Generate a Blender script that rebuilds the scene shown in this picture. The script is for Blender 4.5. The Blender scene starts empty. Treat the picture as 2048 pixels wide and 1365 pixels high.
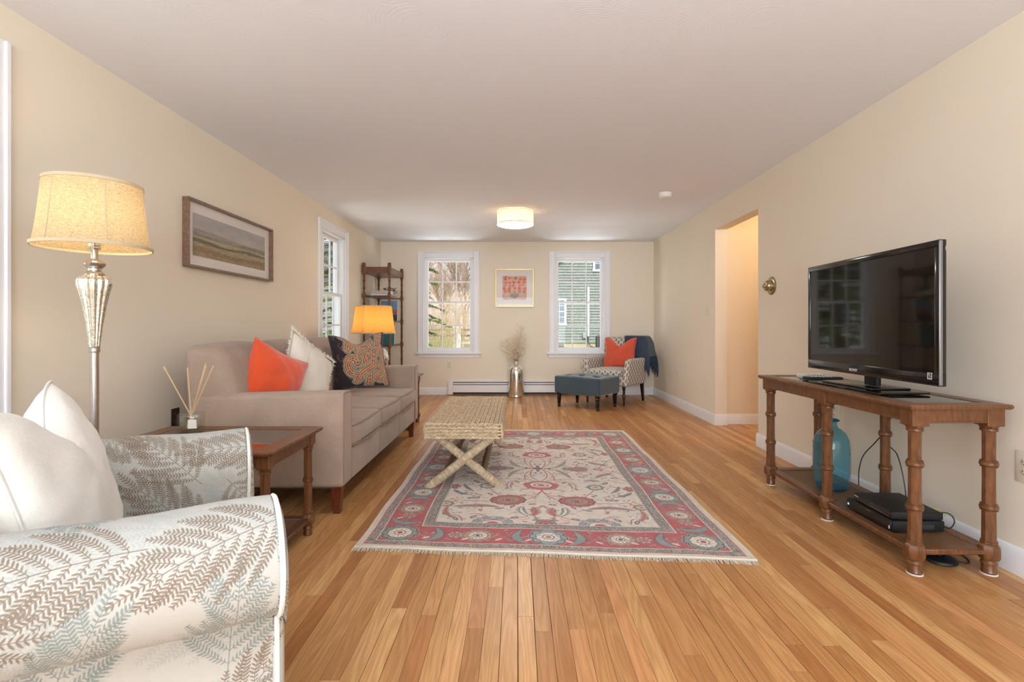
import bpy, bmesh, math, random
import numpy as np
from mathutils import Vector, Matrix, noise
random.seed(7); rng = np.random.default_rng(7)
SC = bpy.context.scene
COL = SC.collection
PI = math.pi
F = 1000.0          # focal length in pixels of the 2048 px wide frame
EYE = 1.076         # height of the eye above the floor

# ------------------------------------------------------------------ camera, world, lights, exposure
cd = bpy.data.cameras.new('camera'); cam = bpy.data.objects.new('camera', cd); COL.objects.link(cam)
cam.location = (0, 0, EYE); cam.rotation_euler = (PI/2, 0, 0)
cd.sensor_width = 36; cd.lens = F/2048*36; cd.shift_x = -10/2048; cd.shift_y = -27.5/2048
cd.clip_start = 0.03; cd.clip_end = 300
SC.camera = cam
SC.view_settings.view_transform = 'Standard'; SC.view_settings.look = 'None'
SC.view_settings.gamma = 1; SC.view_settings.use_curve_mapping = False
SC.view_settings.exposure = 0.14
SC.cycles.max_bounces = 10; SC.cycles.diffuse_bounces = 6; SC.cycles.glossy_bounces = 4
SC.cycles.transparent_max_bounces = 24; SC.cycles.transmission_bounces = 8
SC.cycles.sample_clamp_indirect = 6

W = bpy.data.worlds.new('sky'); SC.world = W; W.use_nodes = True
_n = W.node_tree.nodes; _l = W.node_tree.links
_bg = _n['Background']; _bg.inputs['Strength'].default_value = 1.25
_tc = _n.new('ShaderNodeTexCoord'); _sx = _n.new('ShaderNodeSeparateXYZ'); _cr = _n.new('ShaderNodeValToRGB')
_l.new(_tc.outputs['Generated'], _sx.inputs[0]); _l.new(_sx.outputs['Z'], _cr.inputs[0])
_cr.color_ramp.elements[0].position = 0.0; _cr.color_ramp.elements[0].color = (0.93, 0.95, 1, 1)
_cr.color_ramp.elements[1].position = 1.0; _cr.color_ramp.elements[1].color = (0.62, 0.76, 1, 1)
_l.new(_cr.outputs[0], _bg.inputs['Color'])

def lamp(name, typ, loc, power, color, size=None, sizey=None, direction=None, radius=None, parent=None):
    d = bpy.data.lights.new(name, typ); o = bpy.data.objects.new(name, d); COL.objects.link(o)
    d.energy = power; d.color = color; o.location = loc
    if typ == 'AREA':
        d.shape = 'RECTANGLE'; d.size = size; d.size_y = sizey or size
    if radius is not None and typ == 'POINT': d.shadow_soft_size = radius
    if direction is not None: o.rotation_euler = Vector(direction).to_track_quat('-Z', 'Z').to_euler()
    if parent: o.parent = parent
    return o
# added fill lamps out of view, and daylight through the window beside the armchair
lamp('rear_fill', 'AREA', (0.0, -4.30, 1.35), 258, (0.73, 0.865, 1.0), 3.9, 2.1, (0, 1, 0.16))  # unseen fill in front of the solid rear wall, no window there
lamp('ceiling_fill', 'AREA', (0.2, -0.35, 1.75), 70, (0.72, 0.86, 1.0), 1.6, 1.6, (0, 0.15, 1))  # added upward fill behind the camera that brightens the ceiling
for _x in (-1.088, 1.0): lamp('below_sill_fill', 'AREA', (_x, 9.15, 0.22), 60, (0.90, 0.95, 1.0), 1.4, 0.7, (0, -1, 0.75))  # hidden fill outside, below the sills, added to lift the far ceiling
lamp('below_sill_fill', 'AREA', (-3.35, 5.915, 0.22), 18, (0.90, 0.95, 1.0), 1.4, 0.7, (1, 0, 0.75))  # same added fill, hidden outside the left wall window
lamp('daylight_side_window', 'AREA', (-2.30, 1.655, 1.45), 7, (0.90, 0.95, 1.0), 0.74, 1.44, (1, 0.0, 0))
for _x in (-1.088, 1.0):       # sky light guides at the two far windows (sampling portals only)
    _p = lamp('window_portal', 'AREA', (_x, 8.08, 1.43), 1, (1, 1, 1), 0.80, 1.50, (0, -1, 0)); _p.data.cycles.is_portal = True
_p = lamp('window_portal', 'AREA', (-2.28, 5.915, 1.43), 1, (1, 1, 1), 0.76, 1.50, (1, 0, 0)); _p.data.cycles.is_portal = True
sun = lamp('sun', 'SUN', (0, 0, 20), 2.6, (1.0, 0.94, 0.86), direction=(-0.25, 0.75, -0.62)); sun.data.angle = 0.15

# ------------------------------------------------------------------ helpers
def lin(c):
    c = np.asarray(c, float)/255.0
    return tuple(float(x) for x in np.where(c <= 0.04045, c/12.92, ((c+0.055)/1.055)**2.4))
def rgb(r, g, b): return lin((r, g, b))+(1,)

def set_props(o, label=None, cat=None, group=None, kind=None):
    if label: o['label'] = label
    if cat: o['category'] = cat
    if group: o['group'] = group
    if kind: o['kind'] = kind
    return o
def wm(o):
    m = o.matrix_basis.copy()
    return wm(o.parent) @ m if o.parent else m
def thing(name, label, cat, loc=(0, 0, 0), rz=0, group=None, kind=None):
    o = bpy.data.objects.new(name, None); COL.objects.link(o)
    o.empty_display_size = 0.1
    o.location = loc; o.rotation_euler = (0, 0, rz)
    return set_props(o, label, cat, group, kind)
def inst(me, name, parent, M=None, world=True):
    o = bpy.data.objects.new(name, me); COL.objects.link(o)
    if parent: o.parent = parent
    M = M or Matrix()
    if not isinstance(M, Matrix): M = Matrix.Translation(M)
    if world and parent: M = wm(parent).inverted() @ M
    o.matrix_basis = M
    return o
def copy_tree(o, parent=None):
    c = o.copy(); COL.objects.link(c); c.parent = parent
    for ch in o.children:
        copy_tree(ch, c)
    return c

_rb = {}
def rbox_geo(sx, sy, sz, r, seg):
    k = (round(sx, 5), round(sy, 5), round(sz, 5), round(r, 5), seg)
    if k not in _rb:
        bm = bmesh.new(); bmesh.ops.create_cube(bm, size=1)
        for v in bm.verts: v.co = Vector((v.co.x*sx, v.co.y*sy, v.co.z*sz))
        bmesh.ops.bevel(bm, geom=bm.edges[:], offset=min(r, sx*.49, sy*.49, sz*.49), segments=seg, affect='EDGES', profile=0.5)
        bm.verts.index_update()
        _rb[k] = ([v.co.copy() for v in bm.verts], [[v.index for v in f.verts] for f in bm.faces]); bm.free()
    return _rb[k]

class MB:
    def __init__(s): s.v = []; s.f = []; s.uv = []; s.sm = []
    def add(s, vs, fs, uvs=None, M=None, smooth=True):
        b = len(s.v)
        for p in vs:
            p = Vector(p); s.v.append(M @ p if M is not None else p)
        for i, f in enumerate(fs):
            s.f.append([b+j for j in f]); s.uv.append(uvs[i] if uvs else None); s.sm.append(smooth)
        return s
    def box(s, x0, x1, y0, y1, z0, z1, M=None):
        vs = [(x, y, z) for x in (x0, x1) for y in (y0, y1) for z in (z0, z1)]
        return s.add(vs, [(0, 1, 3, 2), (4, 6, 7, 5), (0, 4, 5, 1), (2, 3, 7, 6), (0, 2, 6, 4), (1, 5, 7, 3)], M=M, smooth=False)
    def rbox(s, x0, x1, y0, y1, z0, z1, r=.004, seg=1, M=None):
        vs, fs = rbox_geo(x1-x0, y1-y0, z1-z0, r, seg)
        T = Matrix.Translation(((x0+x1)/2, (y0+y1)/2, (z0+z1)/2))
        return s.add(vs, fs, M=(M @ T if M is not None else T))
    def lathe(s, prof, n=16, M=None, rib=0, ribn=0, caps=True):
        vs = []; fs = []; uvs = []
        for (r, z) in prof:
            for k in range(n):
                a = 2*PI*k/n; rr = r*(1+rib*math.cos(ribn*a)) if rib else r
                vs.append((rr*math.cos(a), rr*math.sin(a), z))
        arc = [0]
        for i in range(1, len(prof)): arc.append(arc[-1]+math.hypot(prof[i][0]-prof[i-1][0], prof[i][1]-prof[i-1][1]))
        for i in range(len(prof)-1):
            for k in range(n):
                k2 = (k+1) % n
                fs.append((i*n+k, i*n+k2, (i+1)*n+k2, (i+1)*n+k))
                uvs.append(((k/n, arc[i]), ((k+1)/n, arc[i]), ((k+1)/n, arc[i+1]), (k/n, arc[i+1])))
        if caps:
            if prof[0][0] > 1e-5: fs.append(tuple(range(n-1, -1, -1))); uvs.append([(0, 0)]*n)
            if prof[-1][0] > 1e-5: fs.append(tuple((len(prof)-1)*n+k for k in range(n))); uvs.append([(0, 0)]*n)
        return s.add(vs, fs, uvs, M)
    def tube(s, pts, r, n=6, closed=False, caps=True):
        pts = [Vector(p) for p in pts]; m = len(pts)
        rs = r if hasattr(r, '__len__') else [r]*m
        vs = []; up = None
        for i, p in enumerate(pts):
            a = pts[(i-1) % m] if (closed or i > 0) else p
            b = pts[(i+1) % m] if (closed or i < m-1) else p
            t = (b-a)
            t = t.normalized() if t.length > 1e-9 else Vector((0, 0, 1))
            if up is None: up = Vector((0, 0, 1)) if abs(t.z) < .9 else Vector((1, 0, 0))
            x = up-t*up.dot(t)
            if x.length < 1e-6: x = t.orthogonal()
            x.normalize(); y = t.cross(x); up = x
            for k in range(n):
                q = 2*PI*k/n; vs.append(p+(x*math.cos(q)+y*math.sin(q))*rs[i])
        fs = []
        for i in range(m if closed else m-1):
            for k in range(n):
                k2 = (k+1) % n; j = (i+1) % m
                fs.append((i*n+k, i*n+k2, j*n+k2, j*n+k))
        if caps and not closed and n > 2:
            fs.append(tuple(range(n-1, -1, -1))); fs.append(tuple((m-1)*n+k for k in range(n)))
        return s.add(vs, fs)
    def grid(s, P, UV=None, cu=False, cv=False, M=None, flip=False):
        nu = len(P); nv = len(P[0]); vs = [p for row in P for p in row]; fs = []; uvs = []
        for i in range(nu if cu else nu-1):
            for j in range(nv if cv else nv-1):
                i2 = (i+1) % nu; j2 = (j+1) % nv
                q = [(i, j), (i2, j), (i2, j2), (i, j2)]
                if flip: q.reverse()
                fs.append([a*nv+b for a, b in q])
                if UV: uvs.append([UV[a][b] for a, b in q])
        return s.add(vs, fs, uvs if UV else None, M)
    def mesh(s, name, mat, angle=40, inv=None):
        me = bpy.data.meshes.new(name)
        vs = [tuple(inv @ v) for v in s.v] if inv is not None else [tuple(v) for v in s.v]
        me.from_pydata(vs, [], s.f)
        if any(u is not None for u in s.uv):
            ul = me.uv_layers.new(name='UVMap'); dat = []
            for f, u in zip(s.f, s.uv):
                for k in range(len(f)): dat.extend(u[k] if u else (0.0, 0.0))
            ul.data.foreach_set('uv', dat)
        me.polygons.foreach_set('use_smooth', s.sm)
        me.update()
        if angle < 179: me.set_sharp_from_angle(angle=math.radians(angle))
        if mat:
            for m in (mat if isinstance(mat, (list, tuple)) else [mat]): me.materials.append(m)
        return me
    def build(s, name, mat, parent=None, world=True, angle=40, recalc=False, **kw):
        inv = wm(parent).inverted() if (parent and world) else None
        me = s.mesh(name, mat, angle, inv)
        if recalc:
            bm = bmesh.new(); bm.from_mesh(me); bmesh.ops.recalc_face_normals(bm, faces=bm.faces); bm.to_mesh(me); bm.free()
        o = bpy.data.objects.new(name, me); COL.objects.link(o)
        if parent: o.parent = parent
        return set_props(o, **kw)

def softbox(mb, x0, x1, y0, y1, z0, z1, r, n=10, puff=(0, 0, 0), fn=None, M=None, uvs=1.0):
    """rounded, padded block: puff swells the faces; fn deforms points; uv in metres"""
    C = Vector(((x0+x1)/2, (y0+y1)/2, (z0+z1)/2)); H = Vector(((x1-x0)/2, (y1-y0)/2, (z1-z0)/2))
    r = min(r, H.x*.98, H.y*.98, H.z*.98)
    def coords(h):
        cz = [h-r+r*math.sin(a*PI/2/3) if False else h-r*(1-math.tan(a*PI/4/3)) for a in range(0, 4)]
        inner = [-(h-r)+2*(h-r)*k/n for k in range(1, n)] if h-r > 1e-6 else []
        return sorted(set(round(v, 7) for v in ([-c for c in cz]+inner+cz)))
    cs = [coords(H.x), coords(H.y), coords(H.z)]
    idx = {}; vs = []; fs = []; uu = []
    def vert(p):
        key = tuple(round(c, 6) for c in p)
        if key not in idx:
            q = Vector([max(-(h-r), min(h-r, c)) for c, h in zip(p, H)]); d = p-q
            # face points sit at the outer shell; normalise rounds the corners
            if d.length > 1e-9: d = d.normalized()*r
            o = q+d
            u = Vector((p.x/H.x, p.y/H.y, p.z/H.z))
            w = [max(0, 1-u.x*u.x), max(0, 1-u.y*u.y), max(0, 1-u.z*u.z)]
            o.x += puff[0]*w[1]*w[2]*u.x; o.y += puff[1]*w[0]*w[2]*u.y; o.z += puff[2]*w[0]*w[1]*u.z
            if fn: o = fn(o, u)
            idx[key] = len(vs); vs.append(o+C)
        return idx[key]
    for ax in range(3):
        b, c = [(1, 2), (2, 0), (0, 1)][ax]
        for sgn in (-1, 1):
            for i in range(len(cs[b])-1):
                for j in range(len(cs[c])-1):
                    q = []; uq = []
                    for (ii, jj) in ((i, j), (i+1, j), (i+1, j+1), (i, j+1)):
                        p = Vector((0, 0, 0)); p[ax] = sgn*H[ax]; p[b] = cs[b][ii]; p[c] = cs[c][jj]
                        q.append(vert(p)); P = p+C
                        uq.append((P[b]*uvs+ax*.37, P[c]*uvs) if ax != 1 else (P[c]*0+P[0]*uvs, P[2]*uvs))
                    if sgn < 0: q.reverse(); uq.reverse()
                    fs.append(q); uu.append(uq)
    return mb.add(vs, fs, uu, M)

# ------------------------------------------------------------------ node materials
class NT:
    def __init__(s, name):
        s.m = bpy.data.materials.new(name); s.m.use_nodes = True; s.t = s.m.node_tree
        s.p = s.t.nodes['Principled BSDF']; s.out = s.t.nodes['Material Output']
    def n(s, typ, **kw):
        x = s.t.nodes.new('ShaderNode'+typ)
        for k, v in kw.items():
            if k.startswith('i_'):
                key = k[2:]
                key = int(key) if key.isdigit() else key.replace('_', ' ')
                x.inputs[key].default_value = v
            else: setattr(x, k, v)
        return x
    def l(s, a, b): s.t.links.new(a, b)
    def coord(s, which='Object', scale=(1, 1, 1), rot=(0, 0, 0)):
        tc = s.n('TexCoord'); mp = s.n('Mapping'); mp.inputs['Scale'].default_value = scale; mp.inputs['Rotation'].default_value = rot
        s.l(tc.outputs[which], mp.inputs[0]); return mp.outputs[0]
    def noise(s, vec, scale, detail=3, rough=.5, dist=0):
        x = s.n('TexNoise'); x.inputs['Scale'].default_value = scale; x.inputs['Detail'].default_value = detail
        x.inputs['Roughness'].default_value = rough; x.inputs['Distortion'].default_value = dist
        s.l(vec, x.inputs['Vector']); return x.outputs['Fac']
    def ramp(s, fac, stops, interp='LINEAR'):
        x = s.n('ValToRGB'); r = x.color_ramp; r.interpolation = interp
        while len(r.elements) < len(stops): r.elements.new(0.5)
        for e, (p, c) in zip(r.elements, stops): e.position = p; e.color = c
        s.l(fac, x.inputs[0]); return x.outputs[0]
    def mix(s, fac, a, b, typ='MIX'):
        x = s.n('Mix', data_type='RGBA', blend_type=typ)
        for v, k in ((fac, 0), (a, 6), (b, 7)):
            if hasattr(v, 'links'): s.l(v, x.inputs[k])
            else: x.inputs[k].default_value = v
        return x.outputs[2]
    def bump(s, h, strength=.3, dist=.01, normal=None):
        x = s.n('Bump'); x.inputs['Strength'].default_value = strength; x.inputs['Distance'].default_value = dist
        s.l(h, x.inputs['Height'])
        if normal: s.l(normal, x.inputs['Normal'])
        s.l(x.outputs[0], s.p.inputs['Normal']); return x.outputs[0]
    def math(s, op, a, b=0.0):
        x = s.n('Math', operation=op)
        for v, k in ((a, 0), (b, 1)):
            if hasattr(v, 'links'): s.l(v, x.inputs[k])
            else: x.inputs[k].default_value = v
        return x.outputs[0]

def plain(name, c, rough=.5, metal=0, spec=.5, var=0.0, vs=8, bump=0, bs=120, coat=0, bd=.002):
    t = NT(name); p = t.p
    p.inputs['Roughness'].default_value = rough; p.inputs['Metallic'].default_value = metal
    p.inputs['Specular IOR Level'].default_value = spec; p.inputs['Coat Weight'].default_value = coat
    co = t.coord()
    a = tuple(x*(1-var) for x in lin(c))+(1,); b = tuple(min(1, x*(1+var)) for x in lin(c))+(1,)
    t.l(t.ramp(t.noise(co, vs), [(.3, a), (.7, b)]), p.inputs['Base Color'])
    if bump: t.bump(t.noise(co, bs, 2), bump, bd)
    return t.m

def wood(name, dark, light, scale=(1, 1, 1), rough=.35, coat=.15, bump=.05):
    t = NT(name); co = t.coord(scale=scale)
    w = t.n('TexWave', wave_type='BANDS', bands_direction='X'); w.inputs['Scale'].default_value = 14; w.inputs['Distortion'].default_value = 9
    w.inputs['Detail'].default_value = 3; w.inputs['Detail Scale'].default_value = 1.2; t.l(co, w.inputs['Vector'])
    n2 = t.noise(co, 60, 3)
    f = t.math('ADD', t.math('MULTIPLY', w.outputs['Fac'], .14), t.math('MULTIPLY', n2, .80))
    t.l(t.ramp(f, [(.2, rgb(*dark)), (.75, rgb(*light))]), t.p.inputs['Base Color'])
    t.p.inputs['Roughness'].default_value = rough; t.p.inputs['Coat Weight'].default_value = coat; t.p.inputs['Coat Roughness'].default_value = .2
    t.bump(f, bump, .002); return t.m

def fabric(name, c, var=.10, rough=.95, weave=900, bump=.25, sheen=.2, big=6):
    t = NT(name); co = t.coord()
    n1 = t.noise(co, big, 3); n2 = t.noise(co, 260, 2)
    a = tuple(x*(1-var) for x in lin(c))+(1,); b = tuple(min(1, x*(1+var)) for x in lin(c))+(1,)
    f = t.math('ADD', t.math('MULTIPLY', n1, .45), t.math('MULTIPLY', n2, .55))
    t.l(t.ramp(f, [(.32, a), (.68, b)]), t.p.inputs['Base Color'])
    t.p.inputs['Roughness'].default_value = rough; t.p.inputs['Specular IOR Level'].default_value = .15
    t.p.inputs['Sheen Weight'].default_value = sheen; t.p.inputs['Sheen Roughness'].default_value = .5
    t.bump(t.noise(co, weave, 1), bump, .001); return t.m

def glassy(name, c=(1, 1, 1), rough=0.0, thin=True, tint=1.0, gloss=1.0):
    t = NT(name); t.t.nodes.remove(t.p)
    tr = t.n('BsdfTransparent'); tr.inputs[0].default_value = tuple(c)+(1,)
    gl = t.n('BsdfGlossy'); gl.inputs['Roughness'].default_value = rough
    fr = t.n('Fresnel'); fr.inputs[0].default_value = 1.5; mx = t.n('MixShader'); ge = t.n('NewGeometry')
    t.l(t.math('MULTIPLY', t.math('MULTIPLY', fr.outputs[0], gloss), t.math('SUBTRACT', 1.0, ge.outputs['Backfacing'])), mx.inputs[0]); t.l(tr.outputs[0], mx.inputs[1]); t.l(gl.outputs[0], mx.inputs[2]); t.l(mx.outputs[0], t.out.inputs[0])
    return t.m

def shade_mat(name, c, transl=.5, stripes=220, var=.25):
    t = NT(name); t.t.nodes.remove(t.p)
    co = t.coord(); 
    mp = t.coord(scale=(1, 1, 6))
    f = t.math('ADD', t.math('MULTIPLY', t.noise(mp, stripes*.35, 3, .7), .7), t.math('MULTIPLY', t.noise(co, stripes, 2), .3))
    a = tuple(x*(1-var) for x in lin(c))+(1,); b = tuple(min(1, x*(1+var*.7)) for x in lin(c))+(1,)
    colr = t.ramp(f, [(.3, a), (.7, b)])
    d = t.n('BsdfDiffuse'); tl = t.n('BsdfTranslucent'); mx = t.n('MixShader'); mx.inputs[0].default_value = transl
    t.l(colr, d.inputs[0]); t.l(colr, tl.inputs[0]); t.l(d.outputs[0], mx.inputs[1]); t.l(tl.outputs[0], mx.inputs[2]); t.l(mx.outputs[0], t.out.inputs[0])
    bp = t.n('Bump'); bp.inputs['Strength'].default_value = .3; bp.inputs['Distance'].default_value = .002; t.l(f, bp.inputs['Height']); t.l(bp.outputs[0], d.inputs['Normal'])
    return t.m
def emit(name, c, strength):
    t = NT(name); t.p.inputs['Base Color'].default_value = tuple(c)+(1,)
    t.p.inputs['Emission Color'].default_value = tuple(c)+(1,); t.p.inputs['Emission Strength'].default_value = strength
    return t.m

def pic_mat(name, arr, rough=.9, spec=.15, sheen=.1, bump=.15, weave=900, scale=1.0, grain=.06):
    """material whose pattern was painted by the numpy code of this script (uv mapped)"""
    h, w = arr.shape[:2]
    im = bpy.data.images.new(name, w, h, alpha=False)
    px = np.ones((h, w, 4), np.float32); px[..., :3] = np.clip(arr, 0, 1)
    im.pixels.foreach_set(px.ravel()); im.update(); im.pack()
    t = NT(name); tc = t.n('TexCoord'); mp = t.n('Mapping'); mp.inputs['Scale'].default_value = (scale, scale, 1)
    t.l(tc.outputs['UV'], mp.inputs[0])
    ti = t.n('TexImage'); ti.image = im; t.l(mp.outputs[0], ti.inputs[0])
    co = t.coord(); g = t.noise(co, 240, 2)
    gm = t.ramp(g, [(.3, (1-grain,)*3+(1,)), (.7, (1, 1, 1, 1))])
    t.l(t.mix(1.0, ti.outputs[0], gm, 'MULTIPLY'), t.p.inputs['Base Color'])
    t.p.inputs['Roughness'].default_value = rough; t.p.inputs['Specular IOR Level'].default_value = spec
    t.p.inputs['Sheen Weight'].default_value = sheen
    if bump: t.bump(t.noise(co, weave, 1), bump, .001)
    return t.m

# ------------------------------------------------------------------ pattern painters (numpy, sRGB 0..1, wraps around)
def C3(*c): return np.array(c, float)/255
def _win(img, x0, x1, y0, y1):
    h, w = img.shape[:2]
    xs = np.arange(int(math.floor(x0)), int(math.ceil(x1))+1); ys = np.arange(int(math.floor(y0)), int(math.ceil(y1))+1)
    return xs, ys, np.ix_(ys % h, xs % w)
def ell(img, cx, cy, rx, ry, ang, col, alpha=1.0, power=2):
    R = max(rx, ry)+1.5; xs, ys, ix = _win(img, cx-R, cx+R, cy-R, cy+R)
    X, Y = np.meshgrid(xs-cx, ys-cy); c, s = math.cos(ang), math.sin(ang)
    u = (X*c+Y*s)/rx; v = (-X*s+Y*c)/ry
    d = (np.abs(u)**power+np.abs(v)**power)**(1/power)
    m = np.clip((1-d)*min(rx, ry)+.5, 0, 1)[..., None]*alpha
    img[ix] = img[ix]*(1-m)+np.asarray(col)*m
def seg(img, x0, y0, x1, y1, w0, w1, col, alpha=1.0):
    R = max(w0, w1)+1.5
    xs, ys, ix = _win(img, min(x0, x1)-R, max(x0, x1)+R, min(y0, y1)-R, max(y0, y1)+R)
    X, Y = np.meshgrid(xs-x0, ys-y0); dx, dy = x1-x0, y1-y0; L2 = dx*dx+dy*dy+1e-9
    t = np.clip((X*dx+Y*dy)/L2, 0, 1); d = np.hypot(X-t*dx, Y-t*dy); w = w0+(w1-w0)*t
    m = np.clip(w-d+.5, 0, 1)[..., None]*alpha
    img[ix] = img[ix]*(1-m)+np.asarray(col)*m
def stroke(img, pts, w, col, alpha=1.0):
    n = len(pts)
    for i in range(n-1):
        a = w(i/(n-1)) if callable(w) else w; b = w((i+1)/(n-1)) if callable(w) else w
        seg(img, pts[i][0], pts[i][1], pts[i+1][0], pts[i+1][1], a, b, col, alpha)
def bez(p0, p1, p2, n=14):
    return [((1-t)**2*p0[0]+2*t*(1-t)*p1[0]+t*t*p2[0], (1-t)**2*p0[1]+2*t*(1-t)*p1[1]+t*t*p2[1]) for t in [k/n for k in range(n+1)]]
def smooth_noise(h, w, cells, seed):
    g = np.random.default_rng(seed).random((cells+1, cells+1)); g[-1] = g[0]; g[:, -1] = g[:, 0]
    y = np.linspace(0, cells, h, endpoint=False); x = np.linspace(0, cells, w, endpoint=False)
    yi = y.astype(int); xi = x.astype(int); fy = (y-yi)[:, None]; fx = (x-xi)[None]
    fy = fy*fy*(3-2*fy); fx = fx*fx*(3-2*fx)
    a = g[np.ix_(yi, xi)]; b = g[np.ix_(yi, xi+1)]; c = g[np.ix_(yi+1, xi)]; d = g[np.ix_(yi+1, xi+1)]
    return (a*(1-fx)+b*fx)*(1-fy)+(c*(1-fx)+d*fx)*fy
def fbm(h, w, cells, seed, o=4):
    return sum(smooth_noise(h, w, cells*2**k, seed+k)/2**k for k in range(o))/sum(1/2**k for k in range(o))

def paint_rug():
    s = 1/0.0016; Wq = int(.945*s); Hq = int(1.43*s)
    q = np.empty((Hq, Wq, 3)); q[:] = C3(222, 210, 196)
    A = (np.arange(Wq)+.5)/s; B = (np.arange(Hq)+.5)/s
    AA, BB = np.meshgrid(A, B)
    e = np.maximum(AA-.60, BB-1.09)                        # distance outwards from the field
    red = C3(180, 76, 76); sage = C3(136, 144, 134); dark = C3(74, 70, 74); cream = C3(226, 214, 198); blue = C3(142, 160, 165); rose = C3(190, 92, 92); tan = C3(178, 140, 112); mag = C3(160, 44, 84)
    g = rng.random((Hq//3+2, Wq//3+2)); g = np.repeat(np.repeat(g, 3, 0), 3, 1)[:Hq, :Wq]
    pal = np.array([sage, dark, sage*.8, cream*.9, tan, blue*.85, rose, sage]); spk = pal[(g*len(pal)).astype(int)]
    def band(lo, hi, col):
        m = (e >= lo) & (e < hi); q[m] = col[m] if col.ndim == 3 else col
    band(.0, .010, cream*.82); band(.010, .014, dark*1.3); band(.014, .064, spk*.9+sage*.1); band(.064, .070, cream)
    band(.070, .262, red); band(.262, .267, cream); band(.267, .308, spk*.9+sage*.1); band(.308, .313, rose); band(.313, .9, C3(214, 200, 182))
    P = lambda a, b: (a*s, b*s)
    def rosette(a, b, r, cols, n=8, sq=1.0, rot=0):
        x, y = P(a, b); R = r*s
        for k in range(n):
            t = 2*PI*k/n+rot; ell(q, x+math.cos(t)*R*.80, y+math.sin(t)*R*.80*sq, R*.33, R*.33*sq, 0, cream*.9)
        for (f, pr, col, off) in ((.76, .33, cols[0]*.5, 0), (.74, .27, cols[0], 0), (.50, .25, dark*1.3, .5), (.47, .22, cols[1], .5)):
            for k in range(n):
                t = 2*PI*(k+off)/n+rot; ell(q, x+math.cos(t)*R*f, y+math.sin(t)*R*f*sq, R*pr, R*pr*sq, 0, col)
        ell(q, x, y, R*.46, R*.44*sq, 0, cols[1])
        for k in range(n): t = 2*PI*(k+.5)/n+rot; seg(q, x, y, x+math.cos(t)*R*.62, y+math.sin(t)*R*.62*sq, .8, .8, cols[0]*.6)
        ell(q, x, y, R*.34, R*.32*sq, 0, cols[2]*.8); ell(q, x, y, R*.27, R*.25*sq, 0, cols[1]); ell(q, x, y, R*.15, R*.15, 0, cols[3])
    def leaf(p0, p1, p2, w, c1, c2, teeth=True):
        pts = bez(P(*p0), P(*p1), P(*p2), 18); ww = lambda t: w*s*math.sin(PI*min(1, t*.96+.04))**.7
        if teeth:
            for i in range(1, 18):
                (x0, y0), (x1, y1) = pts[i-1], pts[i]; dx, dy = x1-x0, y1-y0; L = math.hypot(dx, dy)+1e-6; t = i/18
                for sg in (-1, 1):
                    seg(q, x1, y1, x1+(-dy*sg*.9+dx*.6)/L*ww(t)*1.7, y1+(dx*sg*.9+dy*.6)/L*ww(t)*1.7, 1.7, .7, dark*.95)
        stroke(q, pts, lambda t: ww(t), c1); stroke(q, pts, lambda t: ww(t)*.45, c2)
    def vine(p0, p1, p2, col=rose*.9, w=2.0): stroke(q, bez(P(*p0), P(*p1), P(*p2)), w, col)
    def bud(a, b, ang, L, c=rose, c2=dark):
        L *= 1.4; x, y = P(a, b); ell(q, x, y, L*s, L*s*.42, ang, c2*1.2); ell(q, x, y, L*s*.8, L*s*.26, ang, c); ell(q, x, y, L*s*.3, L*s*.12, ang, cream)
    def palmette(a, b, rx, ry, outer, inner):
        x, y = P(a, b); rx *= s; ry *= s
        for k in range(15):
            t = PI*(-.08+1.16*k/14); ell(q, x+math.cos(t)*rx*.86, y+math.sin(t)*ry*.8, rx*.17, ry*.2, 0, outer)
        ell(q, x, y, rx*.86, ry*.78, 0, outer); ell(q, x, y, rx*.68, ry*.6, 0, dark*1.3); ell(q, x, y, rx*.64, ry*.55, 0, inner)
        ell(q, x, y+ry*.05, rx*.45, ry*.36, 0, outer); ell(q, x, y+ry*.05, rx*.35, ry*.26, 0, inner); ell(q, x, y+ry*.05, rx*.2, ry*.14, 0, mag)
    # vines of the field
    for v in (((0, .50), (.0, .64), (.21, .66)), ((0, .50), (.0, .60), (.10, .71)), ((.0, .32), (.10, .20), (.03, .02)), ((.02, .02), (.12, .10), (.10, .30)), ((.03, .33), (.10, .25), (.22, .27)),
              ((.10, .33), (.26, .30), (.20, .46)), ((.21, .71), (.30, .60), (.36, .43)), ((.28, 0), (.30, .12), (.33, .20)), ((.28, 0), (.36, .02), (.45, 0)), ((.45, 0), (.52, .03), (.60, .10)),
              ((.45, 0), (.50, .14), (.60, .30)), ((.21, .71), (.36, .76), (.52, .72)), ((.0, .80), (.03, .88), (.10, .98)), ((.10, .98), (.20, 1.04), (.29, 1.03)), ((.0, .80), (.06, .86), (.075, .90)),
              ((.36, .43), (.48, .40), (.59, .46)), ((.52, .72), (.60, .85), (.54, 1.0)), ((.54, 1.0), (.48, .94), (.46, 1.06)), ((.30, 1.02), (.36, .92), (.42, .96)), ((.15, .15), (.22, .12), (.28, 0))): vine(*v)
    for (a, b, an, L) in ((.06, .78, .3, .018), (.16, .34, 2, .02), (.22, .47, 1, .022), (.30, .20, .6, .018), (.34, .16, 0, .015), (.44, .34, 2.2, .024), (.50, .60, .8, .02), (.44, .68, 0, .022), (.33, .60, 2.4, .018), (.12, .62, .5, .018),
                          (.53, .22, .2, .02), (.52, .10, 2.6, .018), (.17, 1.0, .4, .018), (.40, 1.0, 1, .02), (.50, 1.03, 2, .022), (.57, .95, 1.5, .02), (.05, 1.03, .2, .016), (.02, .12, 1.5, .014), (.10, .02, 0, .016), (.38, .12, 1.4, .015), (.26, .86, .2, .018), (.18, .82, 1.1, .018)):
        bud(a, b, an, L, c=[rose, tan, sage][int(a*100) % 3])
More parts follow.
